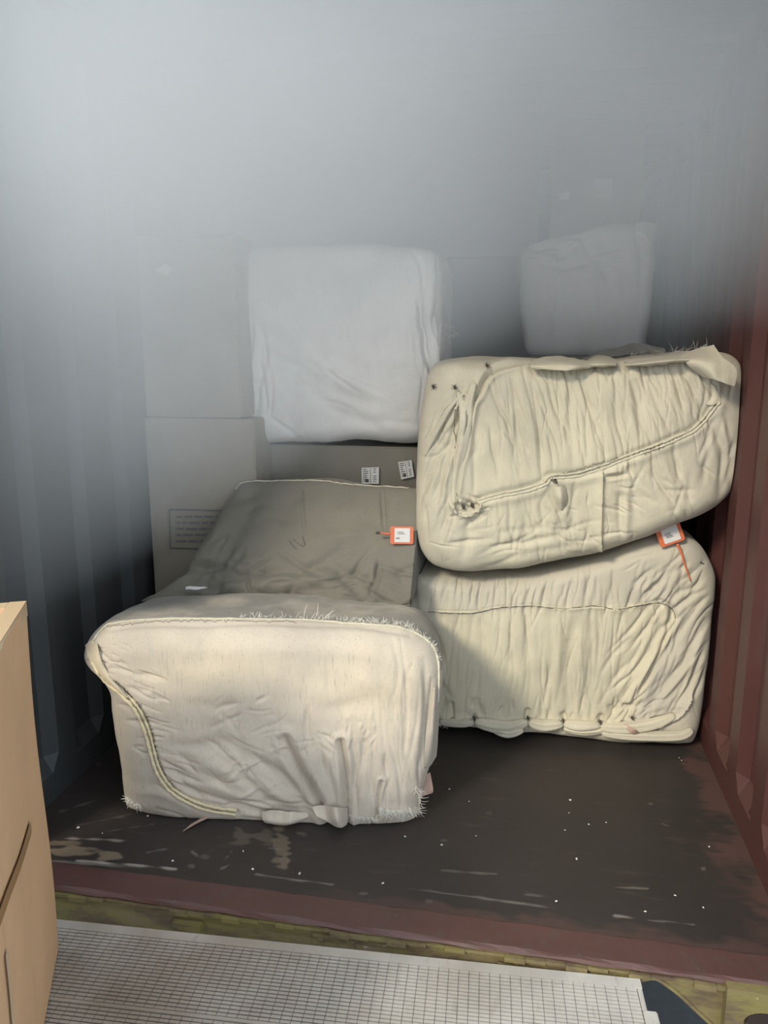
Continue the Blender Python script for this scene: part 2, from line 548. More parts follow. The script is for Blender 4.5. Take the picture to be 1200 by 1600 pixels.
# ------------------------------------------------------------------ aluminium dock plate
ZP = -.028
A = on(92, 1437, 2, ZP); B = on(1000, 1530, 2, ZP); Cc = on(1022, 1606, 2, ZP)
ex = (B-A)/np.linalg.norm(B-A)
ey = np.array([-ex[1], ex[0], 0])               # pointing into the container
plate = empty('dock_plate', (float(B[0])-.9, float(B[1])-.6, ZP), 'ribbed aluminium dock plate bridging up to the yellow container beam', 'dock plate')
ez = np.array([0, 0, 1.0])
AX = (ex, ey, ez)
WL = 2.3
g = Geo()
g.box((-WL, -1.6, -.030), (0, -.0, -.012), AX, B); g.build('deck', M['alu_dark'], plate)
g = Geo()
g.box((-WL, -.030, -.012), (0, 0, .001), AX, B)
g.build('front_edge', M['alu'], plate)
g = Geo()
g.box((-.012, -.10, -.03), (0, -.03, .0), AX, B); g.box((-.012, -1.6, -.03), (.022, -.10, .004), AX, B)
g.build('side_rail', M['alu'], plate, bevel=.003)
g = Geo()
v = -.036
row = 0
while v > -.95:
    u = -.014
    if row in (19,):
        g.box((-WL, v-.0045, -.012), (-.014, v+.0045, .0015), AX, B)
    else:
        while u > -WL:
            g.box((u-.0258, v-.0040, -.006), (u-.0006, v+.0042, .0), AX, B)
            u -= .0265
    v -= .0118; row += 1
g.build('ribs', M['alu'], plate)

# ------------------------------------------------------------------ cartons
def carton(name, label, lo, hi, mat, loc=None, taper=None, group=None, flap_gap=True, sag=0.0):
    """closed carton: body with soft bevels and a slight bulge, top flap line and a tape strip"""
    root = empty(name, ((lo[0]+hi[0])/2, (lo[1]+hi[1])/2, lo[2]), label, 'cardboard box', group)
    nx, ny, nz = 14, 6, 18
    lo = np.array(lo, float); hi = np.array(hi, float)
    V, Fc, idx = [], [], {}
    def vid(i, j, k):
        key = (i, j, k)
        if key not in idx:
            t = np.array([i/nx, j/ny, k/nz])
            p = lo+(hi-lo)*t
            p[1] -= .012*math.sin(math.pi*t[0])*math.sin(math.pi*t[2])*(1-t[1])
            if sag and k == nz: p[2] -= sag*math.sin(math.pi*min(1, t[0]*1.0))**1.3
            if sag and 0 < k < nz and t[2] > .7: p[2] -= sag*math.sin(math.pi*t[0])**1.3*(t[2]-.7)/.3
            idx[key] = len(V); V.append(p)
        return idx[key]
    for i in range(nx):
        for k in range(nz):
            Fc.append((vid(i, 0, k), vid(i+1, 0, k), vid(i+1, 0, k+1), vid(i, 0, k+1)))
            Fc.append((vid(i, ny, k), vid(i, ny, k+1), vid(i+1, ny, k+1), vid(i+1, ny, k)))
    for j in range(ny):
        for k in range(nz):
            Fc.append((vid(0, j, k), vid(0, j, k+1), vid(0, j+1, k+1), vid(0, j+1, k)))
            Fc.append((vid(nx, j, k), vid(nx, j+1, k), vid(nx, j+1, k+1), vid(nx, j, k+1)))
    for i in range(nx):
        for j in range(ny):
            Fc.append((vid(i, j, 0), vid(i, j+1, 0), vid(i+1, j+1, 0), vid(i+1, j, 0)))
            Fc.append((vid(i, j, nz), vid(i+1, j, nz), vid(i+1, j+1, nz), vid(i, j+1, nz)))
    o = mesh_obj('box_body', V, Fc, mat, root, smooth=False)
    bm = bmesh.new(); bm.from_mesh(o.data)
    bmesh.ops.bevel(bm, geom=[e for e in bm.edges if e.calc_face_angle(0) > 1.2], offset=.006, segments=2, affect='EDGES')
    bm.to_mesh(o.data); bm.free()
    return root

def sticker(parent, pts_px, Yp, mat, name, off=.016, lines=None):
    """flat paper label on a carton front (plane Y = Yp)"""
    g = Geo()
    P4 = [on(x, y, 1, Yp-off) for x, y in pts_px]
    g.slab(P4, (0, .0012, 0))
    o = g.build(name, mat, parent)
    if lines:
        g = Geo()
        a, b_, c_, d_ = P4                         # tl, tr, br, bl
        for (u0, v0, u1, v1) in lines:
            q = []
            for u, v_ in ((u0, v0), (u1, v0), (u1, v1), (u0, v1)):
                q.append((a*(1-u)+b_*u)*(1-v_)+(d_*(1-u)+c_*u)*v_-np.array([0, .0012, 0]))
            g.slab(q, (0, .0006, 0))
        g.build('print', M['ink'], o)
    return o

def xz(px, py, Y): q = on(px, py, 1, Y); return float(q[0]), float(q[2])

YL = 3.055
xl, zt = xz(211, 372, YL); xr, _ = xz(369, 400, YL); _, zm = xz(300, 652, YL)
xr2, _ = xz(399, 720, YL)
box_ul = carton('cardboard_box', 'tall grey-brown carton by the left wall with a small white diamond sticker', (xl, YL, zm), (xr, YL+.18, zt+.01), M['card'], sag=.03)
sticker(box_ul, [(243, 422), (258, 412), (270, 420), (260, 431)], YL, M['paper'], 'diamond_sticker')
g = Geo()
g.tube([on(x, y, 1, YL-.004) for x, y in ((212, 368), (250, 373), (290, 374), (330, 370), (369, 364))], .004, 5)
g.tube([on(x, y, 1, YL-.004) for x, y in ((369, 364), (369.5, 378), (369.5, 395))], .003, 5)
g.build('bent_flap_edge', M['card'], box_ul, smooth=True)
box_ll = carton('cardboard_box', 'large carton by the left wall with a dark printed rectangle, under the diamond-sticker carton', (xl-.01, YL, 0), (xr2, YL+.20, zm-.005), M['card'])
tl = [(265, 796), (352, 797), (352, 857), (267, 856)]
g = Geo()
for a, b_ in (((265, 796), (356, 798)), ((266, 856), (340, 858)), ((265, 796), (266, 856)), ((356, 798), (356, 858))):
    g.tube([on(*a, 1, YL-.016), on(*b_, 1, YL-.016)], .0028, 4)
rs = random.Random(3)
for r_ in range(5):
    x = 275
    while x < 340:
        w_ = rs.uniform(6, 20)
        y = 806+r_*9.5
        g.slab([on(x, y, 1, YL-.0155), on(x+w_, y, 1, YL-.0155), on(x+w_, y+3, 1, YL-.0155), on(x, y+3, 1, YL-.0155)], (0, .001, 0))
        x += w_+3
g.build('printed_panel', plain('faded_blue_ink', (.15, .155, .165), .8, .1, 30, bmp=0), box_ll)

YM = 3.26
xa, zM = xz(412, 692, YM); xb = -.45
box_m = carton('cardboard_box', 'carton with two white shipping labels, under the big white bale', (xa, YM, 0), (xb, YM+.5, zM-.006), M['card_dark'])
def rows(seed, n=7):
    rs = random.Random(seed); out = []
    for i in range(n):
        out.append((.08, .08+i*.12, .08+rs.uniform(.2, .34), .13+i*.12))
    for i in range(8):
        if i != 3: out.append((.68, .06+i*.11, .68+rs.uniform(.14, .2), .10+i*.11))
    out.append((.50, .05, .53, .95))
    out.append((.22, .70, .42, .90))
    return out
sticker(box_m, [(565, 731), (592, 730), (592, 756), (565, 756)], YM, M['paper'], 'shipping_label', lines=rows(1))
sticker(box_m, [(622, 722), (643, 719), (647, 745), (627, 749)], YM, M['paper'], 'shipping_label', lines=rows(2))
# dark teal strip down the gap edge of the carton
g = Geo(); g.box((xa-.002, YM-.004, .75), (xa+.022, YM+.002, zM-.02)); g.build('edge_strip', M['bluestrip'], box_m)

YS2 = 4.3
x458, z220 = xz(458, 222, YS2); x860, _ = xz(846, 222, YS2); _, z400 = xz(700, 402, YS2)
carton('cardboard_box', 'widest carton high at the back, spanning the top of the rear stack', (x458, YS2, z400), (x860, YS2+.5, min(z220, ZC-.05)), M['card'])
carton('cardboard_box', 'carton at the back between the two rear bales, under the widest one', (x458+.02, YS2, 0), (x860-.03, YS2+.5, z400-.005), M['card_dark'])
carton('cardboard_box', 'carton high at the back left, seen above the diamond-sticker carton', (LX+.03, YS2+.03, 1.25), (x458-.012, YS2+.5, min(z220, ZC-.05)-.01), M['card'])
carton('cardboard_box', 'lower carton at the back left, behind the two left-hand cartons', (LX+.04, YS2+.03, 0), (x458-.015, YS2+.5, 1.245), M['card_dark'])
YC = 4.2
xc, zc = xz(866, 188, YC); xd, _ = xz(1009, 188, YC)
box_c = carton('cardboard_box', 'upright carton at the back right with two pale stickers near its top', (xc, YC, 0), (xd, YC+.5, min(zc, ZC-.04)), M['card'])
sticker(box_c, [(927, 279), (957, 280), (957, 311), (927, 311)], YC, plain('dull_paper', (.55, .53, .50), .7), 'square_sticker')
sticker(box_c, [(871, 302), (890, 300), (890, 311), (877, 312)], YC, M['paper'], 'torn_sticker')
x1, z1 = xz(822, 556, 3.82); x2, _ = xz(1004, 550, 3.82)
carton('cardboard_box', 'carton at the back right, carrying the slumped rear bale', (x1, 3.80, 0), (x2, 4.15, z1), M['card_dark'])

# near carton on the dock plate
b0 = on(92, 1480, 2, ZP+.004)
d1 = ray(285, 556); d1 = np.array([d1[0], d1[1], 0]); d1 /= np.linalg.norm(d1)
d2 = np.array([-d1[1], d1[0], 0.0])             # to the left, towards the camera side
bt = CC+ray(45, 937)*((b0-CC)@fw)/1.0
hgt = .0
q = on(45, 940, 1, b0[1]); hgt = float(q[2]-b0[2])
nb = empty('cardboard_box', (float(b0[0]-.3), float(b0[1]-.4), float(b0[2])), 'light brown carton standing on the aluminium plate at the left edge', 'cardboard box')
g = Geo()
nzz = 14
Lx, Ly = .62, .95
V = []
g.box((0, 0, 0), (Lx, -Ly, hgt), (d2, d1, ez), b0)
ob = g.build('box_body', M['card_near'], nb)
bm = bmesh.new(); bm.from_mesh(ob.data)
bmesh.ops.subdivide_edges(bm, edges=bm.edges, cuts=12, use_grid_fill=True)
for v_ in bm.verts:
    q = np.array(v_.co)+np.array(nb.location)*0
    t = (q-b0)
    hz = t[2]/hgt
    a = (t @ -d1)/Ly
    nrm = -d2
    v_.co += Vector(tuple(nrm*(.014*math.sin(math.pi*hz)*math.sin(math.pi*max(0, min(1, a)))+.004*math.sin(7*hz+5*a)) if t @ d2 < .01 else nrm*0))
bmesh.ops.bevel(bm, geom=[e for e in bm.edges if e.calc_face_angle(0) > 1.2], offset=.006, segments=2, affect='EDGES')
bm.to_mesh(ob.data); bm.free()
rface = lambda a, z: b0-d1*a+ez*z-d2*(.003+.014*math.sin(math.pi*z/hgt)*math.sin(math.pi*a/Ly)+.004*math.sin(7*z/hgt+5*a/Ly)+.0015)
def strip(name, mat, pts, w, n=14):
    """tape strip on the right-hand face; pts in (a, z)"""
    pts = catmull(pts, n)
    V = []; Fc = []
    for i, p in enumerate(pts):
        t = pts[min(i+1, len(pts)-1)]-pts[max(0, i-1)]; t /= np.linalg.norm(t)
        nrm = np.array([-t[1], t[0]])
        for s_ in (-1, 1):
            qq = p+nrm*w*s_*.5
            V.append(rface(qq[0], qq[1]))
    k = len(V)
    V += [np.array(p)+d2*.004 for p in V]
    Fc = [(2*i, 2*i+1, 2*i+3, 2*i+2) for i in range(len(pts)-1)]
    Fc += [tuple(q+k for q in f[::-1]) for f in Fc]
    return mesh_obj(name, V, Fc, mat, nb)
def face_az(px, py):
    p_ = on_plane(px, py, b0, d2); return (float((b0-p_) @ d1), float(p_[2]-b0[2]))
strip('tape', M['tape_brown'], [face_az(42, 1292), face_az(22, 1345), face_az(-3, 1400), face_az(-30, 1470)], .030)
strip('tape', M['tape_clear'], [face_az(-4, 1490), face_az(4, 1540), face_az(12, 1600), face_az(18, 1650)], .022)
g = Geo()
g.box((-.001, -Ly, hgt-.035), (-.0035, -.004, hgt+.0015), (d2, d1, ez), b0)
g.box((-.0035, -Ly, hgt), (.035, -.004, hgt+.0025), (d2, d1, ez), b0)
g.build('edge_strip', M['tape_clear'], nb)
g = Geo()
for k_ in range(1):
    g.box((.036, -.05, hgt-.002), (Lx-.01, -.006, hgt+.0022), (d2, d1, ez), b0)
g.build('top_tape', M['tape_clear'], nb)

# ------------------------------------------------------------------ bales
class Fold:
    def __init__(s, pts, w, d, kind='g', taper=True, n=6):
        s.p = catmull(pts, n) if len(pts) > 2 else np.array(pts, float)
        s.w, s.d, s.kind, s.taper = w, d, kind, taper
    def eval(s, q, out, wt):
        lo = s.p.min(0)-s.w*4; hi = s.p.max(0)+s.w*4
        m = np.where((q[:, 0] > lo[0]) & (q[:, 0] < hi[0]) & (q[:, 1] > lo[1]) & (q[:, 1] < hi[1]))[0]
        if not len(m): return
        x = q[m]
        best = np.full(len(m), 1e9); sd = np.zeros(len(m)); tt = np.zeros(len(m))
        L = np.linalg.norm(np.diff(s.p, axis=0), axis=1); cum = np.concatenate([[0], np.cumsum(L)]); tot = cum[-1]
        for i in range(len(s.p)-1):
            a = s.p[i]; ab = s.p[i+1]-a
            t = np.clip(((x-a) @ ab)/(ab @ ab+1e-9), 0, 1)
            dv = x-a-t[:, None]*ab
            d = np.linalg.norm(dv, axis=1)
            k = d < best
            best[k] = d[k]
            sd[k] = np.sign(ab[0]*dv[k, 1]-ab[1]*dv[k, 0])*d[k]
            tt[k] = (cum[i]+t[k]*L[i])/tot
        tp = np.sin(np.pi*np.clip(tt, .02, .98))**.6 if s.taper else 1.0
        u = best/s.w
        if s.kind == 'g': h = -np.exp(-u*u)
        elif s.kind == 'r': h = np.exp(-u*u)
        elif s.kind == 'v': h = -np.exp(-u*1.6)+.35*np.exp(-((best-2.0*s.w)/s.w)**2)      # sharp crease with lips
        elif s.kind == 'f': h = np.where(sd > 0, np.exp(-(sd/s.w)/1.3), -.45*np.exp(-(sd/(.5*s.w))**2))   # lapped edge: raised on the +side (right of the stroke's left)
        out[m] += h*s.d*(1.5 if s.w < 4.5 else 1.15)*tp*wt[m]

def scatter(n, rect, ang, spread, ln, w, d, seed, kind='g', curve=.15):
    g_ = random.Random(seed); out = []
    for _ in range(n):
        cx = g_.uniform(rect[0], rect[2]); cy = g_.uniform(rect[1], rect[3])
        a = math.radians(ang(cx, cy) if callable(ang) else ang)+math.radians(g_.gauss(0, spread))
        L = ln*g_.uniform(.5, 1.5)/2; b_ = g_.uniform(-curve, curve)*L
        dx_, dy_ = math.cos(a), math.sin(a)
        ww = w*g_.uniform(.6, 1.5)
        out.append(Fold([(cx-dx_*L, cy-dy_*L), (cx-dy_*b_, cy+dx_*b_), (cx+dx_*L, cy+dy_*L)], ww, d*g_.uniform(.5, 1.4), kind, True, 3))
    return out

class Bale:
    pass

def make_bale(label, outline, center, p0, yaw, r, depth, mat, folds, tone=None, res=(300, 200), lump=.004, seed=1,
              tilt=0.0, bulge=.03, limit=None, back=None, name='fabric_bale', group=None):
    """stuffed bale: front cap whose rim follows the outline, rounded over into a body of the given depth"""
    ca, sa = math.cos(math.radians(yaw)), math.sin(math.radians(yaw))
    R_ = np.array([ca, sa, 0.0])
    D0 = np.array([-sa, ca, 0.0])
    ct, st_ = math.cos(math.radians(tilt)), math.sin(math.radians(tilt))
    U_ = D0*st_+np.array([0, 0, 1.0])*ct
    D_ = D0*ct-np.array([0, 0, 1.0])*st_
    p0 = np.array(p0, float)
    pp = p0+D_*r
    def loc(px, py):
        q = on_plane(px, py, pp, D_)-pp
        return np.array([q @ R_, q @ U_])
    poly = catmull([loc(*p) for p in outline], 8, True)
    c = loc(*center)
    rel = poly-c
    th = np.unwrap(np.arctan2(rel[:, 1], rel[:, 0]))
    rad = np.linalg.norm(rel, axis=1)
    o_ = np.argsort(np.mod(th, 2*np.pi))
    tn = np.mod(th, 2*np.pi)[o_]; rn = rad[o_]
    tn = np.concatenate([tn-2*np.pi, tn, tn+2*np.pi]); rn = np.tile(rn, 3)
    a_, b_ = np.abs(rel[:, 0]).mean()*1.5, np.abs(rel[:, 1]).mean()*1.5
    a_ = (rel[:, 0].max()-rel[:, 0].min())/2; b_ = (rel[:, 1].max()-rel[:, 1].min())/2
    nu, nv = res
    def cap(nu, nv):
        # tighten the grid towards the rim so the rounding is smooth
        us = np.linspace(-1, 1, nu+1); vs = np.linspace(-1, 1, nv+1)
        Ug, Vg = np.meshgrid(us, vs)
        s_ = np.maximum(np.abs(Ug), np.abs(Vg))
        ang = np.arctan2(Vg*b_, Ug*a_)
        Rr = np.interp(np.mod(ang, 2*np.pi), tn, rn)
        kk = min(.45, r/min(a_, b_)); s0 = 1-kk*1.35
        s0 = max(.3, s0)
        ph = np.clip((s_-s0)/(1-s0), 0, 1)*np.pi/2
        rho = np.where(s_ < s0, s_/s0*(1-kk), (1-kk)+kk*np.sin(ph))
        dep = r*(1-np.cos(ph))-bulge*np.clip(1-s_**2, 0, 1)
        x = c[0]+rho*Rr*np.cos(ang); z = c[1]+rho*Rr*np.sin(ang)
        # small-s fallback
        return x, z, dep
    x, z, dep = cap(nu, nv)
    P = (p0+R_*x.ravel()[:, None]+U_*z.ravel()[:, None]+D_*dep.ravel()[:, None])
    W = nu+1
    Fq = []
    ii, jj = np.meshgrid(np.arange(nu), np.arange(nv))
    base = (jj*W+ii).ravel()
    Fq.append(np.stack([base, base+1, base+W+1, base+W], 1))
    # boundary loop
    loop = list(range(0, nu+1))+[j*W+nu for j in range(1, nv+1)]+[nv*W+i for i in range(nu-1, -1, -1)]+[j*W for j in range(nv-1, 0, -1)]
    loop = np.array(loop); nl = len(loop)
    ns = max(20, int(depth/.012))
    prev = loop; Ps = [P]; cnt = len(P)
    rim = np.stack([x.ravel()[loop], z.ravel()[loop]], 1)
    for k in range(1, ns+1):
        t = k/ns
        dd = r+(depth-2*r)*min(1, t/.85) if t < .85 else r+(depth-2*r)+r*math.sin((t-.85)/.15*math.pi/2)
        sc = 1+.015*math.sin(math.pi*min(1, t/.85)) if t < .85 else 1-(1-math.cos((t-.85)/.15*math.pi/2))*.4
        off = back(t) if back else (0, 0)
        q = p0+R_*((rim[:, 0]-c[0])*sc+c[0]+off[0])[:, None]+U_*((rim[:, 1]-c[1])*sc+c[1]+off[1])[:, None]+D_*dd
        Ps.append(q)
        cur = np.arange(cnt, cnt+nl); cnt += nl
        Fq.append(np.stack([prev, cur, np.roll(cur, -1), np.roll(prev, -1)], 1))
        prev = cur
    P = np.concatenate(Ps); ctr = Ps[-1].mean(0)
    P = np.concatenate([P, [ctr]])
    Fq = np.concatenate(Fq)
    tri = np.stack([prev, np.full(nl, len(P)-1), np.full(nl, len(P)-1), np.roll(prev, -1)], 1)
    def normals(P):
        n = np.zeros_like(P)
        a = P[Fq[:, 2]]-P[Fq[:, 0]]; b2 = P[Fq[:, 3]]-P[Fq[:, 1]]
        fn = np.cross(a, b2)
        for k in range(4): np.add.at(n, Fq[:, k], fn)
        L = np.linalg.norm(n, axis=1, keepdims=True); n = n/np.maximum(L, 1e-12)
        n[-1] = D_
        return n
    n = normals(P)
    if (n[:(nu+1)*(nv+1)] @ D_).mean() > 0:
        n = -n; flip = True
    else: flip = False
    # large soft lumps
    P = P+n*(fnoise(P, 9, seed)*lump*1.6+fnoise(P, 24, seed+1)*lump*.8+fnoise(P, 60, seed+2)*lump*.22)[:, None]
    q, zz = project(P)
    face = np.clip(-((P-CC)/np.linalg.norm(P-CC, axis=1, keepdims=True)*n).sum(1)*2.2, 0, 1)
    h = np.zeros(len(P))
    # wander the fold coordinates a little so that no crease is ruler straight
    qq = q+np.stack([fnoise(q, .03, seed+5), fnoise(q, .03, seed+6)], 1)*2.2
    for fo in folds: fo.eval(qq, h, face)
    P = P+n*h[:, None]
    if limit: P = limit(P)
    P[:, 2] = np.maximum(P[:, 2], .003)
    n = normals(P); n = -n if flip else n
    B = Bale(); B.P = P; B.n = n; B.q, B.z = project(P)
    B.face = -((P-CC)/np.linalg.norm(P-CC, axis=1, keepdims=True)*n).sum(1)
    B.ok = np.where(B.face > .05)[0]
    lowest = float(P[:, 2].min())
    root = empty(name, (float(P[:, 0].mean()), float(P[:, 1].mean()), lowest), label, 'bale', group)
    faces = [tuple(f) for f in Fq.tolist()]+[(int(f[0]), int(f[1]), int(f[3])) for f in tri]
    if flip is False: pass
    o = mesh_obj('cover', P, faces, mat, root)
    bm = bmesh.new(); bm.from_mesh(o.data); bmesh.ops.recalc_face_normals(bm, faces=bm.faces); bm.to_mesh(o.data); bm.free()
    tn_ = np.zeros((len(P), 3))
    if tone is not None: tone(B, tn_)
    nz_ = fnoise(P, 12, seed+11); tn_[:, 0] = np.clip(tn_[:, 0]+np.clip(nz_*.25, 0, .4), 0, 1)
    set_attr(o, 'tone', np.clip(tn_, 0, 1))
    B.root = root; B.obj = o; B.D = D_
    return B

def near(B, x, y):
    d = (B.q[B.ok, 0]-x)**2+(B.q[B.ok, 1]-y)**2
    k = np.argpartition(d, 4)[:4]; w = 1/(d[k]+.5); w /= w.sum(); i = B.ok[k]
    return (B.P[i]*w[:, None]).sum(0), (B.n[i]*w[:, None]).sum(0), float((B.z[i]*w).sum())

def at_px(B, x, y, off=0.0):
    """point seen at pixel x, y at the depth of the bale surface, lifted towards the viewer by off"""
    _, _, z = near(B, x, y)
    return CC+ray(x, y)*(z-off)

def cord(B, pts, r, name='seam', mat=None, off=.0, n=10, wob=.25, double=0, seed=0, sides=7):
    g_ = random.Random(seed); gg = Geo()
    P2 = catmull(pts, n)
    runs = [0] if not double else [-double, double]
    for sft in runs:
        Q = []; rr = []
        for i, p in enumerate(P2):
            t = P2[min(i+1, len(P2)-1)]-P2[max(0, i-1)]; t = t/(np.linalg.norm(t)+1e-9)
            x, y = p[0]-t[1]*sft, p[1]+t[0]*sft
            Q.append(at_px(B, x+g_.gauss(0, .35), y+g_.gauss(0, .35), off+r*.6))
            rr.append(r*(1+g_.uniform(-wob, wob)))
        rr[0] *= .5; rr[-1] *= .5
        gg.tube(Q, rr, sides)
    return gg.build(name, mat or M['cord'], B.root, smooth=True)

def stitches(B, pts, step=5, ln=5, seed=0, r=.0009, prob=.75, side=0, mat=None, name='stitching'):
    g_ = random.Random(seed); gg = Geo()
    P2 = catmull(pts, 12); L = np.concatenate([[0], np.cumsum(np.linalg.norm(np.diff(P2, axis=0), axis=1))])
    s_ = 0; path = []; k = 0
    while s_ < L[-1]:
        x = np.interp(s_, L, P2[:, 0]); y = np.interp(s_, L, P2[:, 1])
        x2 = np.interp(s_+1, L, P2[:, 0]); y2 = np.interp(s_+1, L, P2[:, 1])
        t = np.array([x2-x, y2-y]); t /= np.linalg.norm(t)+1e-9
        nn = np.array([-t[1], t[0]])*ln*g_.uniform(.4, 1.2)*(.5 if k % 2 else -.5)
        if g_.random() > prob: nn *= .1
        path.append(at_px(B, *(np.array([x, y])+nn), .006 if k % 2 else .0035))
        k += 1
        s_ += step*.5*g_.uniform(.6, 1.4)
    gg.tube(path, r, 4)
    return gg.build(name, mat or M['thread'], B.root, smooth=True)

def fringe(B, pts, n, ln, direction, spread=35, seed=0, r=.0007, name='frayed_edge', off=.004, curl=.35, mat=None):
    """loose threads along an edge"""
    g_ = random.Random(seed); gg = Geo()
    P2 = catmull(pts, 10); L = np.concatenate([[0], np.cumsum(np.linalg.norm(np.diff(P2, axis=0), axis=1))])
    for _ in range(n):
        s_ = g_.uniform(0, L[-1]); x = np.interp(s_, L, P2[:, 0]); y = np.interp(s_, L, P2[:, 1])
        a = math.radians((direction(x, y) if callable(direction) else direction)+g_.gauss(0, spread))
        l = ln*g_.uniform(.4, 1.3)
        _, _, z = near(B, x, y)
        da = g_.uniform(-curl, curl)*2
        pts3 = []; cx, cy = x+g_.gauss(0, 1), y+g_.gauss(0, 1); zz = z-off
        for k in range(5):
            pts3.append(CC+ray(cx, cy)*zz)
            cx += math.cos(a)*l/4; cy += math.sin(a)*l/4; a += da/2; zz += g_.uniform(-.003, .002)
        pts3 = [np.array([p[0], p[1], max(p[2], .002)]) for p in pts3]
        gg.tube(pts3, [r, r, r*.9, r*.8, r*.5], 3)
    return tag(gg.build(name, mat or M['lint'], B.root, smooth=True), kind='stuff')

def flap(B, rows_, mat, name='cloth_flap', sub=(10, 8), th=.0025, rip=.002, seed=0, tone=(0, 0, 0), minz=None):
    """piece of cloth from a control grid rows_[j][i] = (px, py, off)"""
    rows_ = np.array([[(x, y, o_) for x, y, o_ in r_] for r_ in rows_], float)
    C3 = np.zeros(rows_.shape)
    for j in range(rows_.shape[0]):
        for i in range(rows_.shape[1]):
            C3[j, i] = at_px(B, *rows_[j, i])
    R1 = np.array([catmull(r_, sub[0]) for r_ in C3])
    G2 = np.array([catmull(R1[:, i], sub[1]) for i in range(R1.shape[1])]).transpose(1, 0, 2)
    nj, ni, _ = G2.shape
    Pf = G2.reshape(-1, 3)
    view = (Pf-CC)/np.linalg.norm(Pf-CC, axis=1, keepdims=True)
    qf, _ = project(Pf)
    w = fnoise(qf, .16, seed)*rip+fnoise(qf*np.array([2.2, .5]), .12, seed+3)*rip
    edge = fnoise(qf, .25, seed+9)
    Pf = Pf-view*w[:, None]
    # ragged outline
    idx = np.arange(nj*ni).reshape(nj, ni)
    for e in (idx[0], idx[-1], idx[:, 0], idx[:, -1]):
        Pf[e] += (np.array([0, 0, 1.0])*edge[e][:, None])*.0016
    if minz is not None: Pf[:, 2] = np.maximum(Pf[:, 2], minz)
    V = np.concatenate([Pf, Pf+view*th])
    N_ = nj*ni
    Fc = []
    for j in range(nj-1):
        for i in range(ni-1):
            a, b2, c2, d2_ = idx[j, i], idx[j, i+1], idx[j+1, i+1], idx[j+1, i]
            Fc.append((a, b2, c2, d2_)); Fc.append((d2_+N_, c2+N_, b2+N_, a+N_))
    ring = list(idx[0])+list(idx[1:, -1])+list(idx[-1, -2::-1])+list(idx[-2:0:-1, 0])
    for k in range(len(ring)):
        a, b2 = ring[k], ring[(k+1) % len(ring)]
        Fc.append((a, a+N_, b2+N_, b2))
    if minz is not None: V[:, 2] = np.maximum(V[:, 2], minz-.001)
    o = mesh_obj(name, V, Fc, mat, B.root)
    set_attr(o, 'tone', np.tile(np.array(tone, float), (len(V), 1)))
    return o

FOLDS = Fold
# ---- 1. front bale -------------------------------------------------------------------
front_ring = [(137, 1022), (144, 1002), (160, 982), (182, 972), (257, 967), (370, 967), (465, 968), (550, 974), (624, 980), (663, 997), (680, 1017), (687, 1048),
              (685, 1100), (680, 1160), (664, 1205), (656, 1246), (650, 1276), (600, 1281), (545, 1286), (500, 1286), (430, 1282), (380, 1276), (330, 1276), (280, 1273),
              (240, 1264), (204, 1254), (197, 1235), (189, 1180), (180, 1110), (174, 1072), (152, 1040)]
left_seam = [(142, 1018), (150, 1040), (166, 1062), (192, 1084), (214, 1108), (229, 1140), (238, 1175), (249, 1208), (268, 1234), (296, 1252), (330, 1264), (370, 1270)]
FF = []
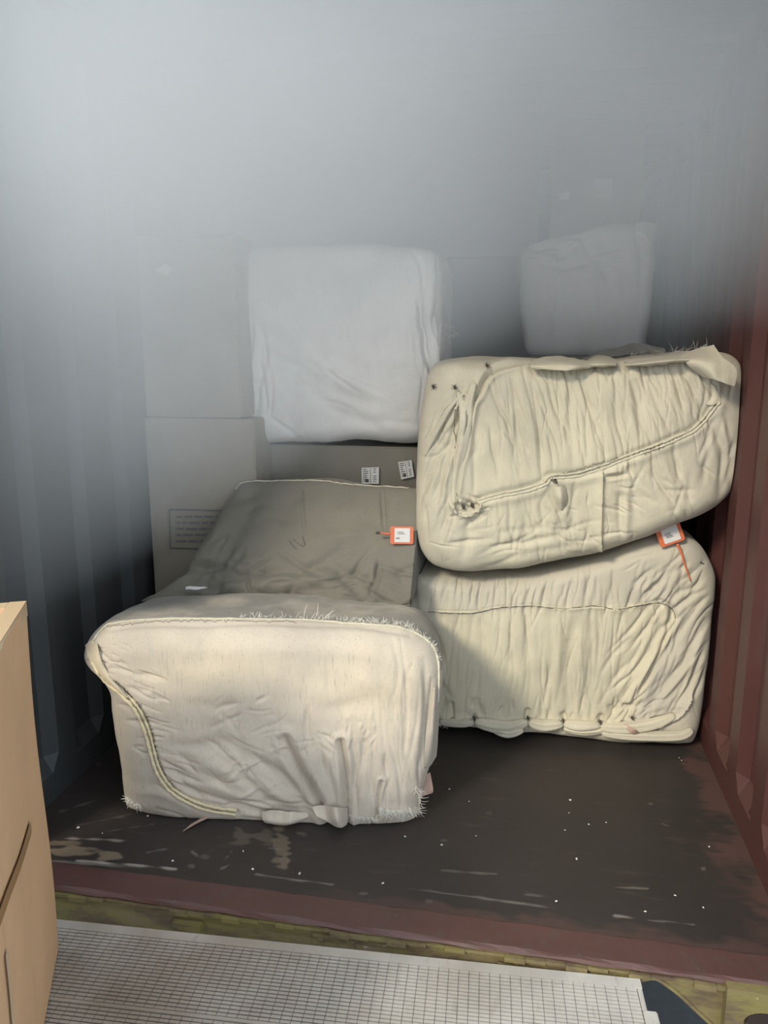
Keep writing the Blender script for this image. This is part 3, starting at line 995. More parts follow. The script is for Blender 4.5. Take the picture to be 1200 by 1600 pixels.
# pleats falling to the right of centre
FF += [Fold([(447, 1152), (462, 1190), (480, 1225), (502, 1262), (515, 1285)], 7, .018, 'v', False),
       Fold([(478, 1165), (492, 1200), (512, 1240), (526, 1280)], 12, .016, 'r'),
       Fold([(532, 1160), (538, 1200), (541, 1240), (543, 1286)], 5, .018, 'v', False),
       Fold([(548, 1150), (555, 1180), (552, 1220), (547, 1255)], 6, .008, 'g'),
       Fold([(568, 1150), (566, 1190), (556, 1230), (548, 1268)], 7, .012, 'g'),
       Fold([(505, 1150), (518, 1190), (530, 1235), (535, 1275)], 10, .014, 'r'),
       Fold([(560, 1160), (562, 1200), (556, 1240)], 5, .006, 'r'),
       Fold([(583, 1140), (584, 1190), (580, 1240), (572, 1270)], 5, .004, 'g'),
       Fold([(596, 1225), (590, 1250), (588, 1276)], 3, .007, 'v', False),
       Fold([(610, 1215), (600, 1245), (594, 1268)], 3, .004, 'g'),
       Fold([(400, 1185), (440, 1210), (470, 1245), (484, 1268)], 9, .012, 'g'),
       Fold([(385, 1200), (430, 1235), (465, 1262)], 8, .008, 'r'),
       Fold([(310, 1165), (345, 1163), (380, 1178), (410, 1200)], 12, .010, 'g'),
       Fold([(262, 1165), (320, 1170), (360, 1195), (400, 1232), (440, 1262)], 9, .006, 'g'),
       Fold([(300, 1190), (350, 1205), (400, 1240)], 10, .007, 'r'),
       Fold([(270, 1225), (330, 1245), (390, 1262), (440, 1272)], 6, .007, 'g'),
       Fold([(290, 1215), (350, 1232), (410, 1258)], 7, .006, 'r'),
       Fold([(285, 1245), (340, 1258), (400, 1268)], 4, .005, 'g'),
       Fold([(300, 1098), (345, 1106), (380, 1100)], 10, .004, 'g'),
       Fold([(500, 1115), (540, 1105), (590, 1090)], 12, .005, 'g'),
       Fold([(540, 1072), (590, 1066), (620, 1075)], 14, .004, 'r'),
       Fold([(662, 1030), (666, 1100), (662, 1170), (655, 1210)], 5, .007, 'g'),
       Fold([(673, 1060), (672, 1100), (668, 1150)], 3, .006, 'v'),
       Fold([(645, 1020), (655, 1080), (655, 1150), (648, 1230)], 8, .004, 'r'),
       Fold(left_seam, 5, .010, 'g', False),
       Fold([(184, 1100), (200, 1106), (214, 1118)], 3, .004, 'g'), Fold([(183, 1085), (196, 1090), (208, 1098)], 3, .004, 'g'),
       Fold([(205, 1240), (250, 1240), (300, 1262)], 8, .006, 'r'),
       Fold([(150, 984), (230, 976), (400, 974), (560, 981), (640, 990)], 5, .005, 'g', False)]
def a_left(x, y): return 10 if y < 1150 else 20
FF += scatter(30, (215, 1050, 262, 1180), 12, 8, 34, 2.6, .0028, 11)
FF += scatter(22, (262, 1180, 300, 1240), 22, 8, 46, 3, .003, 12)
FF += scatter(26, (150, 1000, 200, 1060), 25, 12, 24, 2.2, .0025, 13)
for f_ in FF[:14]: f_.d *= 1.25
FF += scatter(20, (310, 1130, 470, 1262), 24, 14, 60, 4, .0026, 14)
FF += scatter(16, (330, 1170, 440, 1240), -18, 10, 32, 3, .0022, 15, 'r')
FF += scatter(30, (460, 1130, 640, 1265), 88, 6, 50, 3, .0026, 16)
FF += scatter(24, (590, 1000, 670, 1230), 88, 4, 90, 3, .0018, 17)
FF += scatter(30, (200, 990, 640, 1130), 80, 10, 70, 7, .0016, 18)
FF += scatter(16, (330, 1090, 440, 1150), -20, 10, 36, 3, .002, 19)
FF += scatter(14, (430, 1150, 520, 1180), 40, 20, 26, 2.5, .003, 20)
FF += scatter(20, (540, 1110, 590, 1170), 95, 12, 22, 2.2, .002, 21, 'r')
FF += scatter(14, (240, 1250, 480, 1280), 5, 6, 60, 3, .004, 22)
FF += scatter(26, (220, 935, 640, 962), -5, 12, 60, 5, .003, 23)
ls = catmull(left_seam, 8)
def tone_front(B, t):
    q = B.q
    # greyer wrapper outside the seam ring, its top darkened further as painted shade
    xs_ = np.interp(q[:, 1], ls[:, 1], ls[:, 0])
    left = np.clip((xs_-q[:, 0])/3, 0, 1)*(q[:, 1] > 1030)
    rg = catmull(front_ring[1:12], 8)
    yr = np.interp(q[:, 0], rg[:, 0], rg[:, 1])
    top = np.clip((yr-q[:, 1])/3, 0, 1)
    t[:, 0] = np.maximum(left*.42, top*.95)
    t[:, 1] = np.exp(-(((q[:, 0]-600)/90)**2+((q[:, 1]-1070)/60)**2))*.45+np.exp(-(((q[:, 0]-340)/110)**2+((q[:, 1]-1050)/40)**2))*.35  # warm pools of sunlight painted onto the end face
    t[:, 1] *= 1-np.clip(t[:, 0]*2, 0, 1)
    t[:, 0] = np.maximum(t[:, 0], .10*np.clip((330-q[:, 0])/120, 0, 1))  # slight painted shade towards the left of the face
    t[:, 2] = .12*np.exp(-(((q[:, 0]-558)/12)**2+((q[:, 1]-1152)/12)**2))
def lim_front(P):
    P = P.copy()
    hi = 2.78
    P[:, 1] = np.minimum(P[:, 1], hi-.01*np.cos(P[:, 0]*9))
    return P
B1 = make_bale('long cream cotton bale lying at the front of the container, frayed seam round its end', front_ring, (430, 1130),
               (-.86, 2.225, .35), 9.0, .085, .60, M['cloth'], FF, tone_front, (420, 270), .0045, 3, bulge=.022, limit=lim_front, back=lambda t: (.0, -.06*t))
cord(B1, [(144, 1004), (160, 982), (182, 973), (257, 967), (370, 967), (465, 968), (550, 974), (624, 980), (663, 997), (680, 1017), (686, 1048), (685, 1098)], .0038, 'seam', M['cord_pale'], .002, seed=1)
cord(B1, left_seam, .0055, 'seam', M['cord'], .003, double=3.4, seed=2)
flap(B1, [[(133, 1008, .01), (141, 1002, .014), (152, 1006, .01)], [(140, 1030, .012), (150, 1034, .02), (160, 1036, .01)], [(163, 1062, .012), (172, 1064, .02), (180, 1066, .008)], [(192, 1088, .01), (200, 1090, .018), (206, 1092, .006)]],
     M['cloth'], 'seam_allowance', seed=4, tone=(0, .6, 0))
stitches(B1, [(x+5, y-3) for x, y in left_seam[2:9]], 4, 6, 4, .0010, .8)
stitches(B1, [(166, 979), (257, 970), (370, 970), (465, 971)], 9, 4, 5, .0007, .5)
flap(B1, [[(136, 1006, .006), (148, 1004, .01)], [(135, 1029, .008), (146, 1030, .012)]], M['cloth'], 'corner_tab', seed=6)
fringe(B1, [(375, 965), (465, 966), (550, 972), (624, 977), (655, 990)], 110, 9, -72, 45, 7, .0009)
fringe(B1, [(540, 970), (600, 974), (640, 982), (672, 1005), (684, 1030)], 150, 8, -55, 45, 8, .0009)
fringe(B1, [(460, 966), (500, 968), (530, 970)], 9, 20, -60, 25, 9, .0011, curl=.12)
fringe(B1, [(590, 1262), (620, 1266), (650, 1262)], 150, 15, 80, 28, 10, .0009)
fringe(B1, [(548, 1276), (585, 1278)], 60, 7, 90, 40, 12, .0009)
fringe(B1, [(198, 1244), (206, 1252), (222, 1260)], 50, 11, 110, 45, 13, .0008)
fringe(B1, [(648, 1225), (655, 1245), (652, 1268)], 46, 12, 50, 40, 14, .0009)
# hem lumps along the floor
flap(B1, [[(408, 1268, .015), (430, 1266, .03), (455, 1268, .03), (480, 1270, .015)], [(410, 1280, .03), (430, 1284, .05), (455, 1284, .045), (482, 1276, .02)], [(415, 1286, .02), (432, 1289, .035), (452, 1289, .03), (470, 1284, .02)]], M['cloth'], 'hem_fold', seed=15, rip=.0045, minz=.003)
flap(B1, [[(488, 1262, .02), (506, 1258, .03), (526, 1262, .03), (543, 1262, .015)], [(496, 1276, .03), (512, 1280, .05), (528, 1282, .05), (544, 1278, .02)], [(518, 1286, .02), (524, 1292, .04), (534, 1293, .04), (542, 1288, .02)]], M['cloth'], 'hem_fold', seed=16, rip=.0045, minz=.003)
# loose side fold at the right end
flap(B1, [[(676, 1075, .004), (681, 1074, .012), (687, 1078, .0)], [(668, 1120, .006), (678, 1120, .02), (685, 1125, .0)], [(664, 1160, .008), (676, 1160, .02), (684, 1160, .0)], [(663, 1200, .006), (672, 1198, .016), (682, 1182, .0)]], M['cloth'], 'side_fold', seed=17, tone=(.4, 0, 0))
flap(B1, [[(664, 1212, -.01), (672, 1206, -.01)], [(662, 1230, -.01), (677, 1234, -.02)], [(656, 1246, -.01), (674, 1240, -.02)]], M['ribbon'], 'loose_corner', seed=18, minz=.003)
# ribbon end poking out on the floor
g = Geo()
pr = [on(x, y, 2, .004) for x, y in ((350, 1268), (330, 1277), (312, 1284), (292, 1294))]
for i in range(3):
    a = pr[i]; b_ = pr[i+1]; nn = np.array([.010, .042, 0])
    lift = [.004, .010, .006, .002]
    g.add([a-nn*.5+ez*lift[i], a+nn*.5+ez*lift[i], b_+nn*.5+ez*lift[i+1], b_-nn*.5+ez*lift[i+1]]+[p_-ez*.0015 for p_ in (a-nn*.5+ez*lift[i], a+nn*.5+ez*lift[i], b_+nn*.5+ez*lift[i+1], b_-nn*.5+ez*lift[i+1])],
          [(0, 1, 2, 3), (7, 6, 5, 4), (0, 3, 7, 4), (1, 5, 6, 2), (0, 4, 5, 1), (3, 2, 6, 7)])
g.build('ribbon', M['ribbon'], B1.root)

# ---- 2. sloping bale behind it --------------------------------------------------------
pa = on(250, 925, 1, 2.74); pb = on(380, 756, 1, 3.02)
tilt = math.degrees(math.atan2(pb[1]-pa[1], pb[2]-pa[2]))
slope_out = [(222, 952), (240, 934), (268, 914), (292, 898), (298, 880), (322, 840), (348, 796), (368, 764), (382, 754), (430, 751), (500, 751), (560, 757), (620, 761), (690, 764), (715, 790),
             (712, 870), (700, 960), (640, 985), (500, 990), (330, 985)]
SF = [Fold([(298, 895), (330, 880), (370, 850)], 9, .010, 'g'), Fold([(292, 905), (340, 925), (400, 932), (450, 945)], 10, .012, 'g'),
      Fold([(350, 945), (400, 920), (450, 905), (520, 912), (560, 935)], 10, .012, 'r'), Fold([(380, 950), (440, 925), (500, 935)], 6, .008, 'v'),
      Fold([(420, 955), (440, 948), (470, 950), (480, 940)], 3, .006, 'g'), Fold([(590, 875), (584, 905), (577, 930)], 3, .008, 'v'),
      Fold([(475, 845), (530, 838), (595, 830)], 9, .006, 'r'), Fold([(470, 760), (474, 810), (478, 835)], 3, .004, 'g'),
      Fold([(596, 765), (598, 830)], 2.5, .004, 'g'), Fold([(603, 765), (604, 830)], 2.5, .004, 'g'),
      Fold([(300, 870), (360, 880), (400, 905)], 9, .008, 'r'), Fold([(310, 930), (360, 905), (420, 895), (500, 900)], 7, .008, 'g'),
      Fold([(520, 880), (545, 915), (600, 940)], 9, .008, 'g'), Fold([(400, 760), (390, 800), (350, 860)], 12, .006, 'g')]
SF += scatter(50, (280, 860, 640, 960), -15, 25, 70, 6, .0045, 31)
SF += scatter(30, (300, 880, 640, 950), 20, 30, 60, 4, .0045, 34)
SF += scatter(24, (370, 770, 640, 870), -12, 20, 70, 8, .0025, 32)
SF += scatter(14, (300, 820, 380, 900), -50, 12, 40, 4, .003, 33)
for f_ in SF: f_.d *= 1.7
def lim_slope(P):
    P = P.copy()
    P[:, 1] = np.minimum(P[:, 1], np.where(P[:, 0] < -1.06, 3.045, 3.235))
    low = P[:, 2] < .58
    P[low, 1] = np.maximum(P[low, 1], 2.815)
    P[:, 0] = np.minimum(P[:, 0], np.where(P[:, 2] < .62, -.62, -.415))
    return P
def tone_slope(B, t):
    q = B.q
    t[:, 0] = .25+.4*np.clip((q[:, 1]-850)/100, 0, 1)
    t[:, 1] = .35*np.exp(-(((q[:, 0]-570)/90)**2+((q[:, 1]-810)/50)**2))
B2 = make_bale('cloth bale sloping up behind the front bale, darkened by painted shade, with marker strokes on it', slope_out, (470, 870), tuple(pa+np.array([.55, .0, 0])), 0, .05, .55, M['cloth_shaded'], SF, tone_slope,
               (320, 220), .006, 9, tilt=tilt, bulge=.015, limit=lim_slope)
cord(B2, [(369, 764), (382, 753), (430, 751), (500, 751), (540, 756), (580, 759), (640, 762)], .0028, 'seam', M['cord_pale'], .002, seed=21)
g = Geo()
for st3 in ([(452, 845), (457, 852), (463, 858)], [(458, 842), (466, 849), (474, 853), (476, 849), (472, 838)]):
    g.tube([at_px(B2, x, y, .003) for x, y in catmull(st3, 4)], .0011, 4)
g.build('marker_strokes', M['ink'], B2.root)
flap(B2, [[(290, 917, .004), (305, 916, .008), (326, 918, .003)], [(290, 921, .004), (305, 921, .007), (318, 920, .003)]], M['cloth_white'], 'torn_strip', seed=24, rip=.0005)
flap(B2, [[(285, 938, .004), (300, 935, .007), (322, 939, .003)], [(287, 941, .004), (300, 941, .006), (318, 942, .003)]], M['cloth_white'], 'torn_strip', seed=25, rip=.0005)

# ---- 3. lower right bale ---------------------------------------------------------------
low_out = [(588, 985), (600, 962), (620, 944), (642, 924), (648, 900), (664, 896), (720, 900), (790, 898), (860, 889), (940, 869), (1000, 847), (1045, 838), (1080, 846), (1103, 872), (1115, 910), (1114, 960),
           (1107, 1030), (1096, 1095), (1086, 1148), (1066, 1156), (1000, 1155), (940, 1152), (880, 1144), (830, 1140), (780, 1140), (735, 1134), (690, 1132), (640, 1128), (605, 1095), (590, 1040)]
LF = [Fold([(668, 955), (700, 958), (740, 958), (780, 950), (830, 947), (880, 951), (930, 947), (965, 952), (1000, 946), (1030, 942)], 4, .007, 'f', False),
      Fold([(1030, 942), (1048, 950), (1056, 968)], 4, .008, 'g', False), Fold([(1035, 945), (1040, 965), (1030, 980)], 5, .008, 'r'),
      Fold([(1015, 950), (1022, 965), (1015, 978)], 4, .007, 'r'),
      Fold([(645, 925), (652, 960), (676, 985), (694, 1030), (700, 1070)], 5, .012, 'g'), Fold([(640, 930), (650, 975), (660, 1010)], 6, .01, 'r'),
      Fold([(1112, 945), (1085, 1010), (1040, 1070), (1000, 1118)], 6, .010, 'g'), Fold([(1108, 965), (1075, 1040), (1030, 1090), (1005, 1120)], 6, .010, 'r'),
      Fold([(1095, 935), (1060, 990), (1010, 1060), (985, 1110)], 5, .010, 'g'), Fold([(1080, 940), (1040, 1000), (1000, 1060), (975, 1110)], 5, .008, 'r'),
      Fold([(1052, 975), (1025, 1030), (1000, 1085)], 4, .008, 'v'), Fold([(1058, 968), (1045, 1010), (1040, 1040)], 3, .004, 'g'),
      Fold([(1045, 990), (1000, 1040), (970, 1090)], 6, .007, 'g'),
      Fold([(1078, 1090), (1062, 1120), (1030, 1135), (985, 1138)], 5, .020, 'f', False),
      Fold([(1098, 900), (1085, 925), (1068, 950)], 4, .006, 'g'), Fold([(1085, 888), (1070, 920), (1050, 945)], 5, .006, 'g'),
      Fold([(1050, 890), (1020, 920), (995, 945)], 4, .006, 'g'), Fold([(1060, 900), (1030, 930), (1010, 950)], 5, .005, 'r'),
      Fold([(898, 960), (890, 1010), (885, 1060), (888, 1115)], 7, .010, 'g'), Fold([(914, 960), (908, 1010), (902, 1070), (900, 1120)], 6, .007, 'r'),
      Fold([(872, 965), (874, 1010), (868, 1060)], 6, .006, 'r'), Fold([(932, 950), (936, 1000), (930, 1060)], 4, .004, 'g'),
      Fold([(823, 960), (828, 1040), (826, 1115)], 4, .003, 'g'),
      Fold([(880, 1118), (884, 1128), (878, 1142)], 4, .012, 'g', False), Fold([(938, 1120), (936, 1132), (940, 1142)], 4, .012, 'g', False),
      Fold([(826, 1110), (824, 1125), (826, 1140)], 4, .014, 'g', False), Fold([(741, 1118), (740, 1128), (742, 1136)], 3, .010, 'g', False),
      Fold([(705, 1100), (706, 1118), (706, 1134)], 3, .010, 'g', False),
      Fold([(690, 1120), (760, 1126), (820, 1128)], 6, .010, 'r', False), Fold([(826, 1128), (880, 1134), (960, 1138), (1010, 1142)], 6, .014, 'r', False),
      Fold([(985, 1128), (960, 1133), (930, 1140)], 3, .008, 'v')]
LF += scatter(70, (670, 905, 970, 948), 97, 5, 46, 2.4, .0032, 41)
LF += scatter(80, (680, 965, 970, 1110), 92, 3.5, 110, 3, .0020, 42)
LF += scatter(34, (960, 960, 1050, 1110), 122, 8, 90, 3.6, .0040, 43)
LF += scatter(30, (1040, 960, 1100, 1090), 118, 8, 80, 3.4, .0040, 44)
LF += scatter(44, (980, 870, 1095, 950), 128, 16, 36, 3, .0036, 45)
LF += scatter(26, (730, 1095, 980, 1125), 95, 25, 24, 3, .0042, 46)
LF += scatter(20, (980, 1100, 1060, 1130), 160, 12, 50, 3, .004, 47)
LF += scatter(14, (640, 940, 700, 1100), 70, 20, 50, 6, .003, 48)
LF += scatter(90, (670, 905, 1090, 1120), 96, 8, 50, 1.6, .0018, 49)
def tone_low(B, t):
    q = B.q
    seam_y = np.interp(q[:, 0], [600, 668, 740, 780, 930, 1030, 1060], [950, 955, 958, 950, 947, 942, 965])
    t[:, 0] = .55*np.clip((seam_y-q[:, 1])/3, 0, 1)
    t[:, 0] = np.maximum(t[:, 0], .55*np.clip((q[:, 0]-(1060-(q[:, 1]-960)*.45))/6, 0, 1))
    t[:, 0] = np.maximum(t[:, 0], .5*np.clip((690-q[:, 0])/20, 0, 1))
    t[:, 1] = np.where(t[:, 0] < .1, .35, 0)
def lim_low(P):
    P = P.copy(); P[:, 1] = np.minimum(P[:, 1], 3.70); P[:, 0] = np.minimum(P[:, 0], RX-.006)
    back_ = P[:, 1] > 3.0
    P[back_, 0] = np.maximum(P[back_, 0], -.41)
    P[:, 1] = np.where((P[:, 0] < -.42), np.clip(P[:, 1], 2.83, 2.99), P[:, 1])
    return P
B3 = make_bale('gathered cream cotton bale standing on the floor by the right wall, under another bale', low_out, (860, 1010), (.10, 2.965, .4), 3.2, .07, .70, M['cloth_cream'], LF, tone_low,
               (400, 250), .0045, 17, bulge=.03, limit=lim_low)
cord(B3, [(668, 955), (700, 958), (740, 958), (780, 950), (830, 947), (880, 951), (930, 947), (965, 952), (1000, 946), (1030, 942), (1048, 950), (1056, 966)], .0014, 'seam', M['thread'], .0005, seed=31, wob=.5, sides=5)
def hem(B, pts, w, seed, name='hem_fold', mat=None, tone=(0, 0, 0)):
    """puffy roll of cloth between ties; pts px centre line"""
    g_ = random.Random(seed); P2 = catmull(pts, 8); k = len(P2)
    Q = []; rr = []
    _, _, z0 = near(B, *P2[k//2])
    gg = Geo(); V = []
    ns_ = 22
    zq = [near(B, p[0], min(p[1], 1126 if B is B3 else p[1]))[2] for p in P2]
    zq = np.convolve(np.pad(zq, 3, 'edge'), np.ones(7)/7, 'valid')
    Pq = np.array([CC+ray(*P2[i])*(zq[i]-.004) for i in range(k)])
    R2 = []
    for i in range(k):
        t = i/(k-1); rr.append(w/F*zq[i]*(.25+.85*math.sin(math.pi*t)**.5))
    a0 = g_.uniform(0, 6)
    for i in range(k):
        tdir = Pq[min(i+1, k-1)]-Pq[max(0, i-1)]; tdir /= np.linalg.norm(tdir)+1e-9
        A_ = np.cross(tdir, fw); A_ /= np.linalg.norm(A_)+1e-9
        B_ = np.cross(tdir, A_)
        for j in range(ns_):
            th_ = 2*math.pi*j/ns_
            m_ = 1+.14*math.sin(5*th_+a0+i*.09)+.09*math.sin(9*th_+a0*2-i*.12)
            V.append(Pq[i]+A_*math.cos(th_)*rr[i]*m_+B_*math.sin(th_)*rr[i]*m_*.8)
    V = np.array(V); V[:, 2] = np.maximum(V[:, 2], .003)
    Fc = [(i*ns_+j, i*ns_+(j+1) % ns_, (i+1)*ns_+(j+1) % ns_, (i+1)*ns_+j) for i in range(k-1) for j in range(ns_)]
    Fc += [tuple(range(ns_)), tuple(range((k-1)*ns_, k*ns_))]
    o = mesh_obj(name, V, Fc, mat or M['cloth_cream'], B.root)
    bm = bmesh.new(); bm.from_mesh(o.data); bmesh.ops.recalc_face_normals(bm, faces=bm.faces); bm.to_mesh(o.data); bm.free()
    set_attr(o, 'tone', np.tile(np.array(tone, float), (len(V), 1)))
    return o
hem(B3, [(686, 1128), (722, 1130), (741, 1128)], 6, 1, tone=(.5, 0, 0))
hem(B3, [(742, 1128), (765, 1133), (795, 1136), (825, 1128)], 9, 2)
hem(B3, [(770, 1140), (795, 1146), (818, 1140)], 6.5, 3)
hem(B3, [(826, 1128), (850, 1134), (880, 1131)], 8, 4)
hem(B3, [(880, 1130), (905, 1134), (938, 1134)], 9, 5)
hem(B3, [(880, 1138), (910, 1142), (942, 1142)], 6, 6)
hem(B3, [(938, 1136), (975, 1138), (1020, 1132), (1055, 1118)], 9, 7)
hem(B3, [(940, 1146), (990, 1150), (1060, 1150), (1082, 1140)], 7, 8, tone=(.3, 0, 0))
fringe(B3, [(684, 1126), (700, 1132)], 40, 8, 100, 35, 41, .0009)
def knot(B, x, y, seed, mat=None, s=1.0):
    g_ = random.Random(seed); gg = Geo()
    for k in range(4):
        a = g_.uniform(0, 6.28)
        pts = [at_px(B, x+math.cos(a+t)*2.5*s, y+math.sin(a+t*1.3)*4*s, .012+.004*math.sin(t*2)) for t in np.linspace(0, 5, 9)]
        gg.tube(pts, .0012, 4)
    for k in range(3):
        a = g_.uniform(0, 6.28)
        gg.tube([at_px(B, x, y, .014), at_px(B, x+math.cos(a)*5*s, y+math.sin(a)*5*s, .012), at_px(B, x+math.cos(a+.5)*9*s, y+math.sin(a+.5)*8*s, .008)], .0008, 4)
    return gg.build('tie_knot', mat or M['thread'], B.root, smooth=True)
for i, (x, y) in enumerate([(880, 1126), (938, 1128), (741, 1122), (988, 1122), (825, 1122)]): knot(B3, x, y, 50+i, s=.8)
flap(B3, [[(978, 1130, .02), (992, 1140, .026), (1000, 1146, .02)], [(974, 1134, .02), (986, 1146, .026), (996, 1152, .02)]], M['ribbon'], 'ribbon', seed=52, rip=.0008)
g = Geo(); g.tube([at_px(B3, x, y, .003) for x, y in ((1094, 878), (1097, 880), (1100, 881))], .0022, 5); g.build('burr', M['thread'], B3.root)

# ---- 4. upper right bale ----------------------------------------------------------------
up_out = [(660, 640), (663, 600), (672, 574), (692, 562), (740, 559), (800, 560), (860, 566), (930, 566), (1000, 560), (1060, 552), (1110, 549), (1142, 556), (1157, 580), (1162, 630), (1163, 690), (1155, 735), (1130, 775),
          (1080, 803), (1010, 832), (940, 858), (870, 876), (800, 888), (730, 893), (690, 887), (664, 868), (654, 830), (654, 760), (656, 700)]
main_seam = [(746, 784), (780, 774), (820, 766), (850, 756), (862, 746), (900, 742), (940, 730), (980, 714), (1020, 700), (1050, 688), (1080, 674), (1100, 656), (1112, 640), (1124, 626)]
UF = [Fold([(x, y-2) for x, y in main_seam], 6, .010, 'g', False), Fold([(x, y+9) for x, y in main_seam], 8, .007, 'r', False),
      # gathered strip down the left
      Fold([(835, 562), (790, 572), (764, 586), (748, 615), (737, 632), (732, 660), (726, 700), (716, 735), (711, 775), (714, 790)], 4, .016, 'v', False),
      Fold([(758, 600), (745, 625), (738, 655), (732, 690), (722, 720)], 4, .008, 'r'),
      Fold([(722, 610), (708, 625), (700, 650), (682, 680), (662, 715)], 4, .009, 'g'), Fold([(715, 620), (690, 650), (668, 690)], 5, .007, 'r'),
      Fold([(712, 650), (703, 690), (690, 740), (672, 790)], 4, .008, 'g'), Fold([(718, 640), (712, 690), (700, 750), (690, 800)], 4, .008, 'r'),
      Fold([(722, 700), (706, 740), (700, 790), (690, 830)], 4, .006, 'g'), Fold([(668, 716), (685, 712), (705, 690)], 4, .008, 'g'),
      Fold([(716, 625), (714, 660), (716, 700), (712, 740)], 3, .010, 'g'), Fold([(726, 620), (724, 660), (722, 690)], 4, .009, 'r'),
      Fold([(800, 590), (806, 650), (812, 720), (820, 760)], 5, .009, 'g'), Fold([(830, 590), (838, 650), (846, 700), (850, 750)], 4, .008, 'v'),
      Fold([(812, 585), (822, 650), (834, 720)], 6, .006, 'r'), Fold([(832, 600), (852, 650), (870, 690), (880, 730)], 3, .005, 'g'),
      Fold([(898, 590), (890, 640), (896, 690), (898, 735)], 7, .009, 'g'), Fold([(880, 590), (882, 640), (876, 700)], 7, .005, 'r'),
      Fold([(912, 590), (924, 640), (940, 690), (950, 722)], 4, .006, 'g'), Fold([(930, 590), (945, 650), (960, 700)], 5, .005, 'r'),
      Fold([(990, 590), (1002, 640), (1012, 680), (1018, 696)], 6, .009, 'g'), Fold([(975, 590), (985, 640), (990, 690)], 7, .006, 'r'),
      Fold([(1000, 580), (1030, 640), (1045, 682)], 5, .006, 'g'), Fold([(1060, 575), (1080, 600), (1090, 625)], 5, .006, 'g'),
      Fold([(1010, 575), (1050, 585), (1090, 575)], 6, .006, 'g'),
      Fold([(1105, 600), (1100, 630), (1092, 660)], 3, .005, 'g'), Fold([(1112, 590), (1116, 620), (1122, 640)], 4, .008, 'v'),
      Fold([(1112, 650), (1120, 680), (1130, 700), (1128, 740), (1120, 770)], 6, .010, 'g'), Fold([(1122, 640), (1132, 680), (1138, 720)], 6, .007, 'r'),
      Fold([(1143, 700), (1140, 740), (1120, 780)], 5, .006, 'g'), Fold([(1118, 660), (1112, 690), (1120, 720)], 5, .005, 'r'),
      # below the seam
      Fold([(942, 740), (941, 790), (939, 830), (938, 866)], 3.5, .014, 'f', False), Fold([(944, 744), (960, 742), (980, 740)], 3, .007, 'v'),
      Fold([(980, 715), (984, 735), (990, 742)], 3, .006, 'g'), Fold([(990, 745), (1000, 770), (1030, 790)], 5, .006, 'g'),
      Fold([(984, 750), (980, 800), (978, 850)], 7, .008, 'r'), Fold([(968, 770), (970, 820), (974, 850)], 5, .007, 'g'),
      Fold([(1016, 706), (1022, 740), (1036, 765), (1048, 780)], 3, .007, 'g'), Fold([(1050, 695), (1058, 730), (1070, 760)], 4, .006, 'g'),
      Fold([(1032, 710), (1045, 745), (1058, 772)], 7, .007, 'r'),
      Fold([(862, 756), (866, 775), (874, 795), (882, 830)], 5, .012, 'v'), Fold([(884, 758), (888, 780), (878, 800)], 4, .009, 'v'),
      Fold([(873, 758), (876, 775), (878, 790)], 6, .012, 'r'), Fold([(834, 760), (833, 800), (832, 830)], 3, .004, 'g'),
      Fold([(900, 760), (896, 800), (892, 850)], 5, .005, 'g'), Fold([(862, 760), (850, 790), (856, 830)], 4, .004, 'g'),
      Fold([(735, 800), (728, 840), (718, 880)], 9, .009, 'g'), Fold([(700, 820), (690, 850), (700, 875)], 9, .007, 'r'),
      Fold([(690, 790), (692, 820), (688, 850)], 7, .008, 'g'), Fold([(770, 860), (820, 848), (850, 840)], 6, .005, 'g'),
      Fold([(720, 880), (800, 870), (870, 858), (940, 838)], 8, .005, 'g'),
      Fold([(700, 570), (730, 580), (765, 582)], 7, .004, 'r'),
      Fold([(735, 660), (745, 700), (737, 715)], 5, .006, 'g'), Fold([(740, 640), (760, 690), (758, 720)], 8, .005, 'r'), Fold([(740, 700), (742, 750), (740, 775)], 4, .006, 'g'),
      Fold([(708, 790), (716, 805), (735, 806), (750, 795), (748, 786)], 4, .012, 'r', False), Fold([(722, 790), (732, 796), (744, 790)], 4, .014, 'g', False),
      Fold([(745, 800), (735, 815), (725, 828)], 4, .006, 'v')]
UF += scatter(70, (770, 585, 1000, 720), 79, 7, 80, 3, .0032, 61)
UF += scatter(40, (1000, 575, 1110, 660), 68, 10, 60, 3.2, .0030, 62)
UF += scatter(44, (662, 640, 720, 820), 108, 9, 60, 3.2, .0036, 63)
UF += scatter(40, (760, 770, 930, 850), 92, 12, 44, 4, .0028, 64)
UF += scatter(34, (950, 730, 1120, 800), 60, 28, 36, 3.6, .0028, 65)
UF += scatter(30, (700, 820, 960, 885), -8, 10, 60, 4, .0026, 66)
UF += scatter(16, (1100, 590, 1155, 760), 98, 10, 50, 4, .0030, 67)
UF += scatter(60, (770, 590, 1100, 700), 78, 9, 50, 1.6, .0022, 75)
UF += scatter(50, (680, 770, 1110, 880), 75, 35, 34, 1.8, .0022, 76)
UF += scatter(24, (708, 780, 755, 812), 30, 50, 20, 2.4, .006, 68)
UF += scatter(30, (860, 555, 1090, 590), 85, 20, 22, 3, .004, 69)
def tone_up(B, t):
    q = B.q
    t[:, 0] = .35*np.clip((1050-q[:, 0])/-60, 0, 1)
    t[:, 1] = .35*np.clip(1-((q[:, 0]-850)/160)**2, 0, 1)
    for x, y in ((761, 570), (677, 603), (712, 606)):
        t[:, 2] += .8*np.exp(-(((q[:, 0]-x)/3.5)**2+((q[:, 1]-y)/3)**2))
    t[:, 2] += .12*np.exp(-(((q[:, 0]-690)/20)**2+((q[:, 1]-835)/40)**2))
